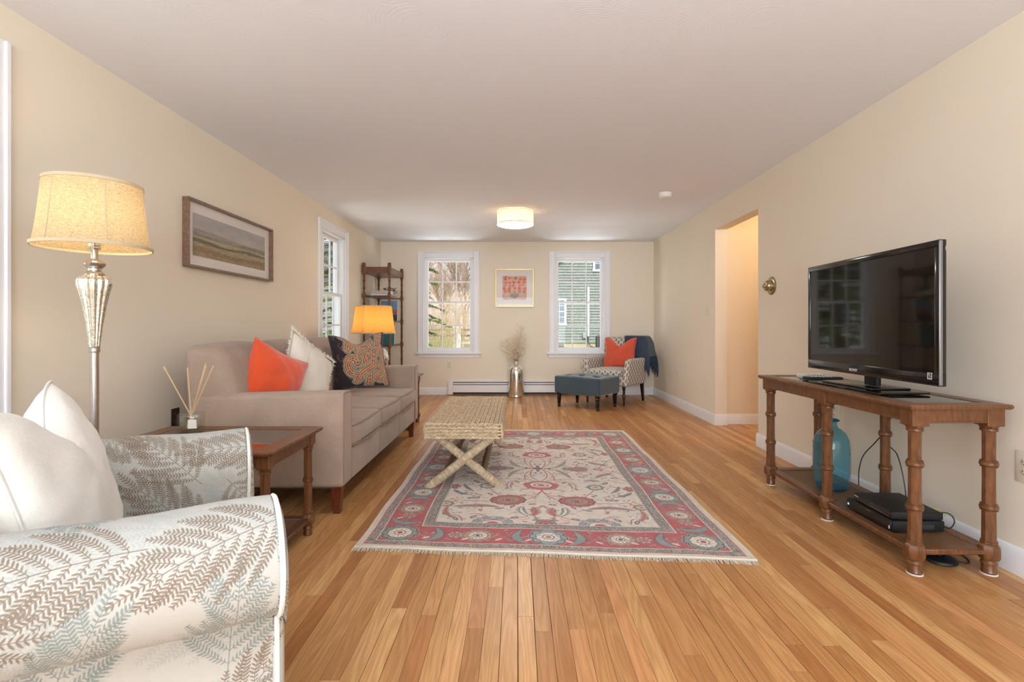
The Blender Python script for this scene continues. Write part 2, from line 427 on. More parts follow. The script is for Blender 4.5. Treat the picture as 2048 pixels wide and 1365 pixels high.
    leaf((.12, .02), (.20, .10), (.22, .24), .014, sage, tan); leaf((.16, .30), (.25, .36), (.20, .50), .016, tan, cream)
    leaf((.26, .84), (.39, .78), (.54, .85), .019, sage, rose); leaf((.40, .22), (.44, .14), (.53, .12), .017, sage, rose); leaf((.07, .97), (.02, .92), (.06, .83), .020, tan, rose); leaf((.08, .97), (.15, .90), (.12, .82), .018, sage, cream)
    leaf((.50, 1.02), (.60, .95), (.56, .84), .014, tan, rose); leaf((.44, .55), (.50, .50), (.52, .40), .010, dark*1.2, sage); leaf((.46, .62), (.54, .60), (.58, .52), .010, dark*1.2, sage); leaf((.30, .30), (.36, .26), (.42, .30), .011, sage, tan)
    Rn = random.Random(4)
    for k in range(170):
        a, b = Rn.uniform(.02, .58), Rn.uniform(.02, 1.07); an = Rn.uniform(0, PI); L = Rn.uniform(.007, .015); c = Rn.choice((rose, sage, tan, dark, sage*.8)); x, y = P(a, b)
        ell(q, x, y, L*s, L*s*.3, an, c, .75); ell(q, x+math.cos(an+1.1)*L*s, y+math.sin(an+1.1)*L*s, L*s*.6, L*s*.22, an+1.1, c, .75)
        if k % 4 == 0: stroke(q, bez((x, y), (x+Rn.uniform(-20, 20), y+Rn.uniform(-20, 20)), (x+Rn.uniform(-34, 34), y+Rn.uniform(-34, 34))), 1.1, rose)
    palmette(0, .40, .115, .11, rose, cream)
    rosette(.21, .71, .105, [rose, tan, sage, mag], 12, .8); rosette(.36, .43, .055, [sage, cream, rose, mag], 8); rosette(.45, 0, .035, [rose, cream, rose, mag], 6)
    leaf((.20, 0), (.28, .0), (.37, 0), .050, rose, sage, True); rosette(.22, 0, .04, [sage, tan, dark, cream], 8)
    rosette(0, 0, .04, [rose, dark, cream, rose], 4); bud(.0, .06, PI/2, .02, dark, dark); bud(.07, 0, 0, .02, dark, dark)
    rosette(.59, .46, .05, [rose, rose, cream, mag], 6); rosette(0, 1.08, .055, [tan, rose, cream, mag], 10); rosette(.58, .80, .045, [tan, cream, rose, mag], 8)
    for k in range(9):
        t = PI+PI*k/8; x, y = P(.29+math.cos(t)*.095, 1.09+math.sin(t)*.085); ell(q, x, y, 15, 13, 0, blue*.7); ell(q, x, y, 12.5, 10.5, 0, blue if k % 2 else C3(200, 170, 165))
    ell(q, .29*s, 1.09*s, 42, 34, 0, dark*1.3); ell(q, .29*s, 1.09*s, 38, 30, 0, cream); ell(q, .29*s, 1.09*s, 20, 18, 0, rose)
    m = (e >= .0) & (e < .070); # repaint the inner guard over what spilled
    band(.0, .010, cream*.82); band(.010, .014, dark*1.3); band(.014, .064, spk*.9+sage*.1); band(.064, .070, cream); band(.070, .262, red)
    # border: along the short side (b = 1.256) and along the long side (a = .766)
    for k in range(260):
        p = Rn.uniform(0, 1); hz = k % 3 == 0; v = Rn.uniform(-.082, .082)
        a, b = ((p*.67), 1.256+v) if hz else (.766+v, p*1.16); an = Rn.uniform(0, PI); L = Rn.uniform(.008, .018); x, y = P(a, b)
        ell(q, x, y, L*s, L*s*.32, an, Rn.choice((sage, cream*.9, sage*.75, blue, tan)), .8)
    def border(horizontal, items):
        for (p, kind) in items:
            c = (lambda u, v: (u, 1.256+v)) if horizontal else (lambda u, v: (.766+v, u))
            a, b = c(p, 0)
            if kind == 'R': rosette(a, b, .088, [sage, cream, tan, mag], 10)
            elif kind == 'B': rosette(a, b, .092, [blue, cream, sage, rose], 9)
            elif kind == 'P': rosette(a, b, .074, [tan*1.05, cream, rose, dark], 11, .9)
            elif kind == 's': rosette(a, b, .036, [cream*.85, rose*1.05, cream, mag], 7)
            elif kind == 'L': leaf(c(p-.05, .08), c(p+.06, .03), c(p-.02, -.085), .020, blue*.9, sage)
            elif kind == 'J': leaf(c(p+.05, .08), c(p-.06, .03), c(p+.02, -.085), .020, blue*.9, sage)
            elif kind == 'v':
                stroke(q, bez(P(*c(p-.07, -.05)), P(*c(p, .09)), P(*c(p+.07, -.03))), 1.6, sage*.95); stroke(q, bez(P(*c(p-.05, .06)), P(*c(p, -.06)), P(*c(p+.05, .05))), 1.4, sage)
                bud(*c(p, .045), .6, .018, cream, rose)
    border(True, [(.0, 'B'), (.15, 'L'), (.10, 'v'), (.25, 'v'), (.36, 'P'), (.475, 's'), (.42, 'v'), (.57, 'J'), (.62, 'v')])
    border(False, [(1.11, 'L'), (1.01, 's'), (1.05, 'v'), (.90, 'P'), (.80, 'v'), (.72, 'J'), (.60, 'R'), (.48, 'L'), (.40, 's'), (.44, 'v'), (.30, 'P'), (.21, 'v'), (.15, 's'), (.09, 'J'), (.0, 'B')])
    rosette(.766, 1.256, .092, [sage, cream, tan, mag], 10)
    band(.0, .010, cream*.82); band(.010, .014, dark*1.3); band(.014, .064, spk*.9+sage*.1); band(.064, .070, cream)
    band(.262, .267, cream); band(.267, .308, spk*.9+sage*.1); band(.308, .313, rose); band(.313, .9, C3(214, 200, 182))
    full = np.concatenate([q[:, ::-1], q], 1); full = np.concatenate([full[::-1], full], 0)
    h, w = full.shape[:2]
    streak = np.repeat(rng.random((h, 1)), w, 1)*.6+smooth_noise(h, w, 60, 3)*.5
    full = full*(0.90+.14*streak[..., None])+(rng.random((h, w, 1))-.5)*.12
    return full

def paint_fern():
    N = 1400; s = N/1.2; img = np.empty((N, N, 3)); img[:] = C3(181, 178, 169)
    def frond(x, y, ang, L, col, bend, alpha, n=17, ll=.0125):
        pts = []; a = ang; px, py = x, y
        for i in range(n+1):
            pts.append((px, py, a)); a += bend/n; px += math.cos(a)*L*s/n; py += math.sin(a)*L*s/n
        stroke(img, [(p[0], p[1]) for p in pts], .9, col, alpha)
        for i, (px, py, a) in enumerate(pts[1:]):
            t = i/n; l = ll*s*(math.sin(PI*(.15+.8*t))**.6)
            for sg in (-1, 1):
                b = a+sg*(.85+.15*random.random()); l2 = l*(.85+.3*random.random())
                ell(img, px+math.cos(b)*l2*.55, py+math.sin(b)*l2*.55, l2*.55, max(1.2, l2*.165), b, col, alpha)
        ell(img, pts[-1][0], pts[-1][1], 5, 1.6, a, col, alpha)
    def cluster(x, y, ang, L, col, alpha, k=8, fl=.15):
        bend = random.uniform(-.5, .5); a = ang; px, py = x*N-math.cos(ang)*L*s*.55, y*N-math.sin(ang)*L*s*.55; pts = [(px, py)]
        for i in range(k):
            a += bend/k; px += math.cos(a)*L*s/k; py += math.sin(a)*L*s/k; pts.append((px, py))
            f = fl*(1-.55*i/k)*(.8+.3*random.random())
            for sg in (-1, 1): frond(px, py, a+sg*(1.05-.03*i), f, col, -sg*.5+random.uniform(-.2, .2), alpha, n=max(8, int(f/.0078)))
        frond(px, py, a, fl*.6, col, 0, alpha, n=9); stroke(img, pts, 1.2, col, alpha)
    random.seed(29)
    spots = [((i+.5+random.uniform(-.12, .12))/5, ((j+.5+random.uniform(-.12, .12))/5+.1*(i % 2)) % 1, (i+j+1) % 2) for i in range(5) for j in range(5)]
    for x, y, p in spots: cluster(x, y, random.uniform(0, 6.28), .26, C3(156, 161, 156), .5, 8)
    for x, y, p in spots:
        if not p: cluster(x, y, random.uniform(0, 6.28), .25, C3(122, 131, 126), .8, 9, .145)
    for x, y, p in spots:
        if p: cluster(x, y, random.uniform(0, 6.28), .25, C3(126, 111, 96), .9, 9, .150)
    return img*(.975+.03*fbm(N, N, 8, 5)[..., None])

def paint_paisley():
    N = 512; y, x = np.mgrid[0:N, 0:N]/N; img = np.empty((N, N, 3)); img[:] = C3(58, 48, 52)
    for k in range(26):
        cx, cy, r, a0 = random.random()*N, random.random()*N, random.uniform(12, 40), random.random()*6
        for rr in (1, .7):
            stroke(img, [(cx+math.cos(a0+t*4.4)*r*rr*(1-t*.4), cy+math.sin(a0+t*4.4)*r*rr*(1-t*.4)) for t in np.linspace(0, 1, 22)], 1.0, C3(128, 118, 118))
    def field(pts):
        d = np.full((N, N), 9.0)
        for (x0, y0), (x1, y1) in zip(pts[:-1], pts[1:]):
            dx, dy = x1-x0, y1-y0; t = np.clip(((x-x0)*dx+(y-y0)*dy)/(dx*dx+dy*dy+1e-9), 0, 1); d = np.minimum(d, np.hypot(x-x0-t*dx, y-y0-t*dy))
        return d
    def spiral(cx, cy, r0, r1, a0, a1, n=40): return [(cx+math.cos(a0+(a1-a0)*t)*(r0+(r1-r0)*t), cy+math.sin(a0+(a1-a0)*t)*(r0+(r1-r0)*t)) for t in np.linspace(0, 1, n)]
    bands = [(.012, (196, 60, 62)), (.022, (214, 196, 160)), (.036, (110, 104, 66)), (.047, (206, 122, 72)), (.060, (96, 86, 60)), (.070, (220, 206, 176)), (.082, (150, 134, 92)), (.092, (186, 84, 56)), (.106, (136, 166, 164))]
    curves = [spiral(.40, .46, .03, .20, 0, 5.6)+[(.50, .62), (.42, .84), (.25, .98)], spiral(.78, .24, .02, .16, 2, 7.4)+[(.92, .50), (.80, .74), (.86, 1.0)],
              [(.60, .05), (.62, .28), (.56, .5), (.66, .72), (.62, .98)], spiral(.55, .84, .02, .09, 0, 5), [(.95, .05), (.93, .3), (.98, .6)], [(.42, .15), (.50, .30), (.70, .42), (.72, .62)], [(.30, .70), (.34, .86), (.5, .95)]]
    for c in curves:
        d = field(c)+.006*np.sin(x*90)*np.sin(y*90)
        lo = 0
        for hi, col in [(h_*.80, c_) for h_, c_ in bands]: img[(d >= lo) & (d < hi)] = C3(*col); lo = hi
        dots = (d > .020) & (d < .027) & (np.sin(x*420)*np.sin(y*420) > .1); img[dots] = C3(226, 214, 190)
    return img*(.92+.12*rng.random((N, N, 1)))

def paint_trellis():
    N = 256; y, x = np.mgrid[0:N, 0:N]/N; img = np.empty((N, N, 3)); img[:] = C3(146, 138, 128)
    for ox, oy in ((.5, .5), (0, 0), (1, 0), (0, 1), (1, 1)):
        d = np.sqrt(((x-ox)/.34)**2+((y-oy)/.48)**2); m = (d > .78) & (d < 1.10); img[m] = C3(228, 220, 208)
        d2 = np.abs(x-ox)/.20+np.abs(y-oy)/.30; img[(d2 < 1) & (d2 > .62)] = C3(150, 140, 128)
    for ox, oy in ((.5, 0), (.5, 1), (0, .5), (1, .5)):
        d = np.sqrt(((x-ox)/.09)**2+((y-oy)/.13)**2); img[(d < 1)] = C3(228, 220, 208); img[(d < .5)] = C3(122, 113, 103)
    return img

def paint_landscape():
    H, Wd = 300, 700; y = np.linspace(0, 1, H)[:, None]*np.ones((1, Wd)); x = np.linspace(0, 1, Wd)[None]*np.ones((H, 1))
    n = fbm(H, Wd, 6, 21); n2 = fbm(H, Wd, 30, 22)
    img = C3(196, 186, 178)*(1-y[..., None])+C3(176, 174, 174)*y[..., None]; img = img+(n[..., None]-.5)*.12
    def ridge(base, amp, f, ph, col):
        e = base+amp*np.sin(x*f+ph)+(n-.5)*.05; m = np.clip((e-y)*60, 0, 1)[..., None]; img[:] = img*(1-m)+(C3(*col)+(n2[..., None]-.5)*.16)*m
    ridge(.62, .04, 5, 1, (158, 152, 142)); ridge(.54, .03, 7, 2, (140, 136, 118)); ridge(.47, .02, 4, 0, (176, 164, 140)); ridge(.40, .025, 9, 1, (118, 114, 92)); ridge(.33, .02, 6, 3, (168, 154, 128)); ridge(.22, .03, 5, 2, (146, 130, 100)); ridge(.10, .02, 8, 1, (158, 140, 112))
    return img

def paint_poppies():
    N = 260; img = np.empty((N, N, 3)); img[:] = C3(206, 176, 158); img += (fbm(N, N, 6, 31)[..., None]-.5)*.14
    for k in range(26):
        i, j = k % 5, k//5; x = 30+i*50+random.uniform(-12, 12); y = 70+j*38+random.uniform(-8, 8)
        if y > 245: continue
        stroke(img, bez((x, y), (x*.6+52, y*.6+20), (130, 60)), 1.2, C3(224, 200, 178))
    for k in range(26):
        i, j = k % 5, k//5; x = 30+i*50+random.uniform(-12, 12); y = 84+j*36+random.uniform(-8, 8)
        c = C3(222, 106, 78)*random.uniform(.92, 1.08)
        for a in (0, 2.1, 4.2): ell(img, x+math.cos(a+k)*8, y+math.sin(a+k)*7, 12, 9, a, c, .85)
    ell(img, 130, 46, 48, 26, 0, C3(150, 152, 142), .9); ell(img, 130, 66, 52, 9, 0, C3(168, 164, 150)); ell(img, 130, 20, 24, 9, 0, C3(160, 150, 138))
    return img

# ------------------------------------------------------------------ materials
M = {}
def wall_mat(name, c, bump=.05):
    t = NT(name); co = t.coord(); n = t.noise(co, 1.2, 3)
    a = tuple(v*.985 for v in lin(c))+(1,); b = tuple(min(1, v*1.015) for v in lin(c))+(1,)
    t.l(t.ramp(n, [(.3, a), (.7, b)]), t.p.inputs['Base Color']); t.p.inputs['Roughness'].default_value = .75
    t.p.inputs['Specular IOR Level'].default_value = .25
    t.bump(t.noise(co, 160, 2), bump, .002); return t.m
M['wall'] = wall_mat('cream wall paint', (235, 225, 207))
M['hall_wall'] = wall_mat('hall wall paint', (234, 218, 194))
def ceiling_mat():
    t = NT('swirled ceiling plaster'); co = t.coord()
    v = t.n('TexVoronoi', feature='F1'); v.inputs['Scale'].default_value = 2.6; t.l(co, v.inputs['Vector'])
    w = t.math('SINE', t.math('MULTIPLY', v.outputs['Distance'], 150))
    n = t.noise(co, 3.5, 2); m = t.math('MULTIPLY', w, t.math('GREATER_THAN', n, .50))
    t.p.inputs['Base Color'].default_value = rgb(238, 240, 246); t.p.inputs['Roughness'].default_value = .8
    t.p.inputs['Specular IOR Level'].default_value = .2
    t.bump(m, .09, .0012); return t.m
M['ceiling'] = ceiling_mat()
M['trim'] = plain('white gloss trim paint', (238, 238, 240), .35, var=.01)
M['heater'] = plain('white enamelled steel', (236, 236, 238), .4, var=.01)
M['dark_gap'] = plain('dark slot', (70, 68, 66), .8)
M['subfloor'] = plain('dark subfloor', (60, 38, 22), .9)

def plank_mat():
    t = NT('oiled oak planks'); tc = t.n('TexCoord'); at = t.n('Attribute', attribute_name='rnd')
    sep = t.n('SeparateXYZ'); t.l(tc.outputs['Object'], sep.inputs[0]); r = at.outputs['Fac']
    cb = t.n('CombineXYZ')
    t.l(t.math('ADD', t.math('MULTIPLY', sep.outputs[0], 1.0), t.math('MULTIPLY', r, 37)), cb.inputs[0])
    t.l(t.math('ADD', t.math('MULTIPLY', sep.outputs[1], .085), t.math('MULTIPLY', r, 91)), cb.inputs[1])
    t.l(sep.outputs[2], cb.inputs[2])
    # cathedral grain: rings of a warped distance field
    nz = t.n('TexNoise'); nz.inputs['Scale'].default_value = 9; nz.inputs['Detail'].default_value = 2; t.l(cb.outputs[0], nz.inputs['Vector'])
    rings = t.math('SINE', t.math('MULTIPLY', nz.outputs['Fac'], 95))
    fine = t.n('CombineXYZ'); t.l(t.math('ADD', t.math('MULTIPLY', sep.outputs[0], 260), t.math('MULTIPLY', r, 50)), fine.inputs[0]); t.l(t.math('MULTIPLY', sep.outputs[1], 7), fine.inputs[1])
    fn = t.n('TexNoise'); fn.inputs['Scale'].default_value = 1; fn.inputs['Detail'].default_value = 3; t.l(fine.outputs[0], fn.inputs['Vector'])
    tone = t.ramp(t.math('FRACT', t.math('MULTIPLY', r, 7.77)), [(0, rgb(186, 128, 76)), (.25, rgb(205, 156, 100)), (.5, rgb(194, 140, 86)), (.75, rgb(226, 180, 122)), (1, rgb(208, 150, 98))])
    g = t.math('ADD', t.math('MULTIPLY', rings, .15), t.math('MULTIPLY', fn.outputs['Fac'], .9))
    shade = t.ramp(g, [(.12, rgb(214, 200, 186)), (.75, rgb(255, 255, 255))])
    patch = t.n('TexNoise'); patch.inputs['Scale'].default_value = 3; t.l(cb.outputs[0], patch.inputs['Vector'])
    sh2 = t.ramp(patch.outputs['Fac'], [(.35, rgb(232, 222, 212)), (.6, rgb(255, 255, 255))])
    t.l(t.mix(1, t.mix(1, tone, shade, 'MULTIPLY'), sh2, 'MULTIPLY'), t.p.inputs['Base Color'])
    t.p.inputs['Roughness'].default_value = .34; t.p.inputs['Specular IOR Level'].default_value = .45
    t.bump(fn.outputs['Fac'], .04, .001); return t.m
M['plank'] = plank_mat()
M['glass'] = glassy('window glass', gloss=.6)
M['thin_glass'] = glassy('clear glass', (.97, .99, .98))
M['table_glass'] = glassy('smoked table glass', (.62, .62, .60), gloss=1.5)
M['walnut'] = wood('walnut table wood', (78, 46, 23), (126, 79, 43), (1, 1, .4))
M['walnut_dark'] = wood('aged walnut wood', (62, 36, 20), (100, 60, 35), (1, 1, .3))
M['brass'] = plain('aged brass', (176, 160, 128), .3, 1, var=.08)
M['nickel'] = plain('brushed nickel', (196, 190, 184), .28, 1, var=.04, vs=60)
M['outlet'] = plain('ivory plastic', (226, 218, 200), .4, var=.01)
M['white_plastic'] = plain('white plastic', (236, 234, 228), .4, var=.01)
M['brown_plate'] = plain('dark brown cover plate', (62, 44, 34), .4)

# ------------------------------------------------------------------ room shell
XL, XR, YF, YB, ZC = -2.17, 2.18, 7.97, -4.45, 2.44
def struct(name, mb, mat, parent=None, **k):
    o = mb.build(name, mat, parent, **k)
    if not parent: o['kind'] = 'structure'
    return o
def holes_wall(mb, axis, c0, c1, u0, u1, z0, z1, holes):
    us = sorted({u0, u1, *[h[0] for h in holes], *[h[1] for h in holes]}); zs = sorted({z0, z1, *[h[2] for h in holes], *[h[3] for h in holes]})
    for a, b in zip(us[:-1], us[1:]):
        for c, d in zip(zs[:-1], zs[1:]):
            if any(a >= h[0]-1e-6 and b <= h[1]+1e-6 and c >= h[2]-1e-6 and d <= h[3]+1e-6 for h in holes): continue
            if axis == 'x': mb.box(c0, c1, a, b, c, d)
            else: mb.box(a, b, c0, c1, c, d)
# window openings
WZ0, WZ1 = .668, 2.185
FW = [(-1.480, -.696), (.608, 1.392)]
LW = [(5.545, 6.285), (1.285, 2.025)]
mb = MB(); holes_wall(mb, 'y', YF, YF+.14, XL-.14, XR+.14, 0, ZC, [(a, b, WZ0, WZ1) for a, b in FW]); struct('wall_far', mb, M['wall'])
mb = MB(); holes_wall(mb, 'x', XL-.14, XL, YB, YF, 0, ZC, [(a, b, WZ0, WZ1) for a, b in LW]); struct('wall_left', mb, M['wall'])
OY0, OY1, OZ = 4.52, 5.50, 2.153
mb = MB(); holes_wall(mb, 'x', XR, XR+.13, YB, YF, 0, ZC, [(OY0, OY1, 0, OZ)]); struct('wall_right', mb, M['wall'])
mb = MB(); mb.box(XL-.14, XR+.13, YB-.14, YB, 0, ZC); struct('wall_rear', mb, M['wall'])
mb = MB(); mb.box(XR+.13, 3.7, 5.56, 5.68, 0, ZC); mb.box(3.58, 3.7, 3.1, 5.56, 0, ZC); mb.box(XR+.13, 3.7, 3.0, 3.1, 0, ZC); struct('wall_hall', mb, M['hall_wall'])
mb = MB(); mb.box(XL-.14, 3.7, YB-.14, YF+.14, ZC, ZC+.1); struct('ceiling', mb, M['ceiling'])

floor = thing('floor', None, None, (0, 0, 0), kind='structure')
mb = MB(); mb.box(XL-.14, 3.7, YB-.14, YF+.14, -.06, -.014); mb.build('subfloor', M['subfloor'], floor)
def plank_geo(mb, rl, x0, x1, y0, y1, r):
    g = .0004+(.0009 if r < .24 else 0); b = .0006; z = 0; zb = -.014
    x0 += g; x1 -= g; y0 += g; y1 -= g
    vs = [(x0, y0, zb), (x1, y0, zb), (x1, y1, zb), (x0, y1, zb), (x0, y0, z-b), (x1, y0, z-b), (x1, y1, z-b), (x0, y1, z-b), (x0+b, y0+b, z), (x1-b, y0+b, z), (x1-b, y1-b, z), (x0+b, y1-b, z)]
    fs = [(0, 1, 5, 4), (1, 2, 6, 5), (2, 3, 7, 6), (3, 0, 4, 7), (4, 5, 9, 8), (5, 6, 10, 9), (6, 7, 11, 10), (7, 4, 8, 11), (8, 9, 10, 11)]
    mb.add(vs, fs, smooth=False); rl.extend([r]*12)
def set_rnd(me, rl):
    a = me.attributes.new('rnd', 'FLOAT', 'POINT'); a.data.foreach_set('value', rl)
planks = []; PW = .0605; x = XL-.005; R = random.Random(11)
while x < 3.62:
    x1 = x+PW; y = YB-R.uniform(0, 1.2); yend = YF+.01
    if x >= XR: y, yend = 3.05, 5.6
    while y < yend:
        L = R.choice([R.uniform(.35, .8), R.uniform(.8, 1.6), R.uniform(1.1, 2.2)]); ye = min(y+L, yend)
        if yend-ye < .2: ye = yend
        y0 = max(y, YB)
        if ye > YB: planks.append((x, min(x1, 3.62), y0, ye, R.random()))
        y = ye
    x = x1
def pl_key(p):
    cx = max(abs(p[0]) if abs(p[0]) < abs(p[1]) else abs(p[1]), 0); yc = max(p[2], 1.35)
    vis = p[3] > max(1.4, cx*.98) and p[0] < XR+.1
    covered = -.77 < p[0] and p[1] < 1.09 and p[2] > 2.4 and p[3] < 5.1
    return (0 if vis and not covered else 1, -(min(p[3], 8)-yc)/yc**2 if vis else p[2])
planks.sort(key=pl_key)
for p in planks[:296]:
    mb = MB(); rl = []; plank_geo(mb, rl, *p); me = mb.mesh('plank', M['plank'], 180); set_rnd(me, rl); inst(me, 'plank', floor)
mb = MB(); rl = []
for p in planks[296:]: plank_geo(mb, rl, *p)
me = mb.mesh('far_planks', M['plank'], 180); set_rnd(me, rl); o = inst(me, 'far_planks', floor); o['kind'] = 'stuff'

# baseboards: profile with a small cap
def baseboard(name, p0, p1, nrm, h=.118):
    p0 = Vector(p0+(0,)); p1 = Vector(p1+(0,)); n = Vector(nrm+(0,)); prof = [(0, 0), (.014, 0), (.014, h-.022), (.010, h-.008), (.006, h), (0, h)]
    P = [[p+n*a+Vector((0, 0, z)) for a, z in prof] for p in (p0, p1)]
    mb = MB(); vs = P[0]+P[1]; k = len(prof)
    fs = [(i, (i+1) % k, k+(i+1) % k, k+i) for i in range(k)]+[tuple(range(k-1, -1, -1)), tuple(range(k, 2*k))]
    mb.add(vs, fs, smooth=False); return struct(name, mb, M['trim'], recalc=True)
baseboard('baseboard_left', (XL, YB), (XL, YF), (1, 0))
baseboard('baseboard_right_near', (XR, YB), (XR, OY0+.014), (-1, 0))
baseboard('baseboard_right_far', (XR, OY1-.014), (XR, YF), (-1, 0))
baseboard('baseboard_opening_far', (XR, OY1), (XR+.13, OY1), (0, -1))
baseboard('baseboard_opening_near', (XR, OY0), (XR+.13, OY0), (0, 1))
baseboard('baseboard_hall', (XR+.116, 5.56), (3.58, 5.56), (0, -1), .112)
baseboard('baseboard_far_left', (XL, YF), (-1.09, YF), (0, -1))
baseboard('baseboard_far_right', (1.40, YF), (XR, YF), (0, -1))

def window(n, origin, udir, width, inward, z0=WZ0, z1=WZ1):
    """double hung window, six panes over six; origin = lower left corner of the opening on the wall face"""
    w = thing('window_%d' % n, None, None, origin, math.atan2(udir[1], udir[0]), kind='structure')
    # local: x along the wall, y inward (towards the room) when sign = +1
    side = 1 if (-udir[1]*inward[0]+udir[0]*inward[1]) > 0 else -1
    H = z1-z0; T = M['trim']; c = .098
    def bx(name, x0, x1, ya, yb, za, zb, par=w, mat=T, r=.003):
        m = MB(); a, b = sorted((ya*side, yb*side)); m.rbox(x0, x1, a, b, za, zb, r); return m.build(name, mat, par, world=False)
    def casing(name, x0, x1, za, zb, vert):
        m = MB(); a, b = sorted((0, .016*side)); m.rbox(x0, x1, a, b, za, zb, .003)
        a, b = sorted((.010*side, .026*side))
        if vert:
            outer = x0 < 0; e0, e1 = (x0, x0+.022) if outer else (x1-.022, x1); i0, i1 = (x1-.022, x1-.006) if outer else (x0+.006, x0+.022)
            m.rbox(e0, e1, a, b, za, zb, .004); m.rbox(i0, i1, *sorted((.010*side, .021*side)), za, zb, .003)
        else:
            m.rbox(x0, x1, a, b, zb-.022, zb, .004); m.rbox(x0+.09, x1-.09, *sorted((.010*side, .021*side)), za+.006, za+.022, .003)
        return m.build(name, T, w, world=False)
    casing('casing', -c, 0, 0, H+c, True); casing('casing', width, width+c, 0, H+c, True); casing('casing', 0, width, H, H+c, False)
    bx('window_sill', -c-.035, width+c+.035, -.02, .060, -.018, .006, r=.005)
    bx('apron', -c, width+c, 0, .015, -.075, -.018)
    bx('jamb', -.001, .018, -.14, 0, 0, H); bx('jamb', width-.018, width+.001, -.14, 0, 0, H); bx('head_jamb', 0, width, -.14, 0, H-.016, H)
    bx('outer_sill', 0, width, -.17, -.02, -.01, .022)
    bx('stop_bead', .018, .030, -.022, -.008, .006, H-.016, r=.002); bx('stop_bead', width-.030, width-.018, -.022, -.008, .006, H-.016, r=.002)
    mid = H*.527
    def sash(yc, za, zb, bot, top):
        x0, x1 = .020, width-.020; s = .038; yo = yc-.016; yi = yc+.016
        m = MB()
        for (a, b, cz, d) in ((x0, x0+s, za, zb), (x1-s, x1, za, zb), (x0+s, x1-s, za, za+bot), (x0+s, x1-s, zb-top, zb)):
            m.rbox(a, b, *sorted((yo*side, yi*side)), cz, d, .003)
        sh = m.build('sash', T, w, world=False)
        gx0, gx1, gz0, gz1 = x0+s, x1-s, za+bot, zb-top; cw = (gx1-gx0)/3; ch = (gz1-gz0)/2; b = .009
        for k in (1, 2): bx('muntin', gx0+cw*k-b, gx0+cw*k+b, yc-.010, yc+.010, gz0, gz1, sh, r=.003)
        bx('muntin', gx0, gx1, yc-.009, yc+.009, gz0+ch-b, gz0+ch+b, sh, r=.003)
        for i in range(3):
            for j in range(2):
                bx('pane', gx0+cw*i+(b if i else 0), gx0+cw*(i+1)-(b if i < 2 else 0), yc-.0015, yc+.0015, gz0+ch*j+(b if j else 0), gz0+ch*(j+1)-(0 if j else b), sh, M['glass'], .0004)
        return sh
    sash(-.085, mid-.012, H-.018, .034, .040)
    s2 = sash(-.045, .024, mid+.022, .060, .034)
    m = MB(); m.rbox(width/2-.03, width/2+.03, *sorted((-.040*side, -.012*side)), mid+.022, mid+.030, .003); m.lathe([(.010, 0), (.010, .012), (.004, .016)], 10, Matrix.Translation((width/2, -.028*side, mid+.030)))
    m.build('sash_lock', M['white_plastic'], s2, world=False)
    return w
window(1, (FW[0][0], YF, WZ0), (1, 0), FW[0][1]-FW[0][0], (0, -1))
window(2, (FW[1][0], YF, WZ0), (1, 0), FW[1][1]-FW[1][0], (0, -1))
window(3, (XL, LW[0][0], WZ0), (0, 1), LW[0][1]-LW[0][0], (1, 0))
window(4, (XL, LW[1][0], WZ0), (0, 1), LW[1][1]-LW[1][0], (1, 0))

# baseboard heater on the far wall
h = thing('baseboard_heater', 'long white baseboard heater running under the far windows', 'heater', (.115, YF, 0))
hx0, hx1 = -1.09, 1.32
for a, b, nm in ((hx0, hx0+.075, 'end_cap'), (hx1-.075, hx1, 'end_cap')):
    MB().rbox(a, b, YF-.072, YF-.001, .012, .225, .004).build(nm, M['heater'], h)
MB().rbox(hx0+.075, hx1-.075, YF-.066, YF-.054, .045, .162, .004).build('front_panel', M['heater'], h)
mb = MB(); mb.rbox(hx0+.075, hx1-.075, YF-.060, YF-.001, .208, .222, .004); mb.rbox(hx0+.075, hx1-.075, YF-.063, YF-.052, .172, .196, .003, M=None)
mb.build('top_cover', M['heater'], h)
MB().box(hx0+.075, hx1-.075, YF-.050, YF-.002, .012, .206).build('dark_interior', M['dark_gap'], h)

def wall_plate(name, label, kind, p, nrm, w=.072, hgt=.118, mat=None, cat='outlet', group=None):
    o = thing(name, label, cat, p, math.atan2(nrm[1], nrm[0])-PI/2, group)
    mat = mat or M['outlet']
    MB().rbox(-w/2, w/2, 0, .006, -hgt/2, hgt/2, .003, 2).build('cover_plate', mat, o, world=False)
    if kind == 'outlet':
        for z in (-.021, .021):
            r = MB(); r.lathe([(.0165, 0), (.0165, .003), (.015, .004)], 16, Matrix.Translation((0, .0055, z)) @ Matrix.Rotation(-PI/2, 4, 'X'))
            rc = r.build('receptacle', mat, o, world=False)
            s = MB(); s.box(-.0075, -.0050, .0095, .0105, z-.001, z+.008); s.box(.0050, .0075, .0095, .0105, z-.001, z+.008); s.lathe([(.0026, 0), (.0026, .001)], 8, Matrix.Translation((0, .0095, z-.008)) @ Matrix.Rotation(-PI/2, 4, 'X'))
            s.build('slots', M['dark_gap'], rc, world=False)
    elif kind == 'switch':
        MB().rbox(-.006, .006, .005, .018, -.004, .014, .002).build('toggle', mat, o, world=False)
    elif kind == 'rocker':
        MB().rbox(-.017, .017, .005, .010, -.034, .034, .002).build('rocker', mat, o, world=False)
    return o
wall_plate('wall_outlet', 'ivory outlet low on the wall under the left far window', 'outlet', (-1.072, YF, .485), (0, -1))
wall_plate('wall_outlet', 'ivory outlet beside the patterned accent chair, behind its left arm', 'outlet', (1.045, YF, .475), (0, -1))
wall_plate('wall_outlet', 'ivory outlet on the right wall between accent chair and doorway', 'outlet', (XR, 6.79, .458), (-1, 0))
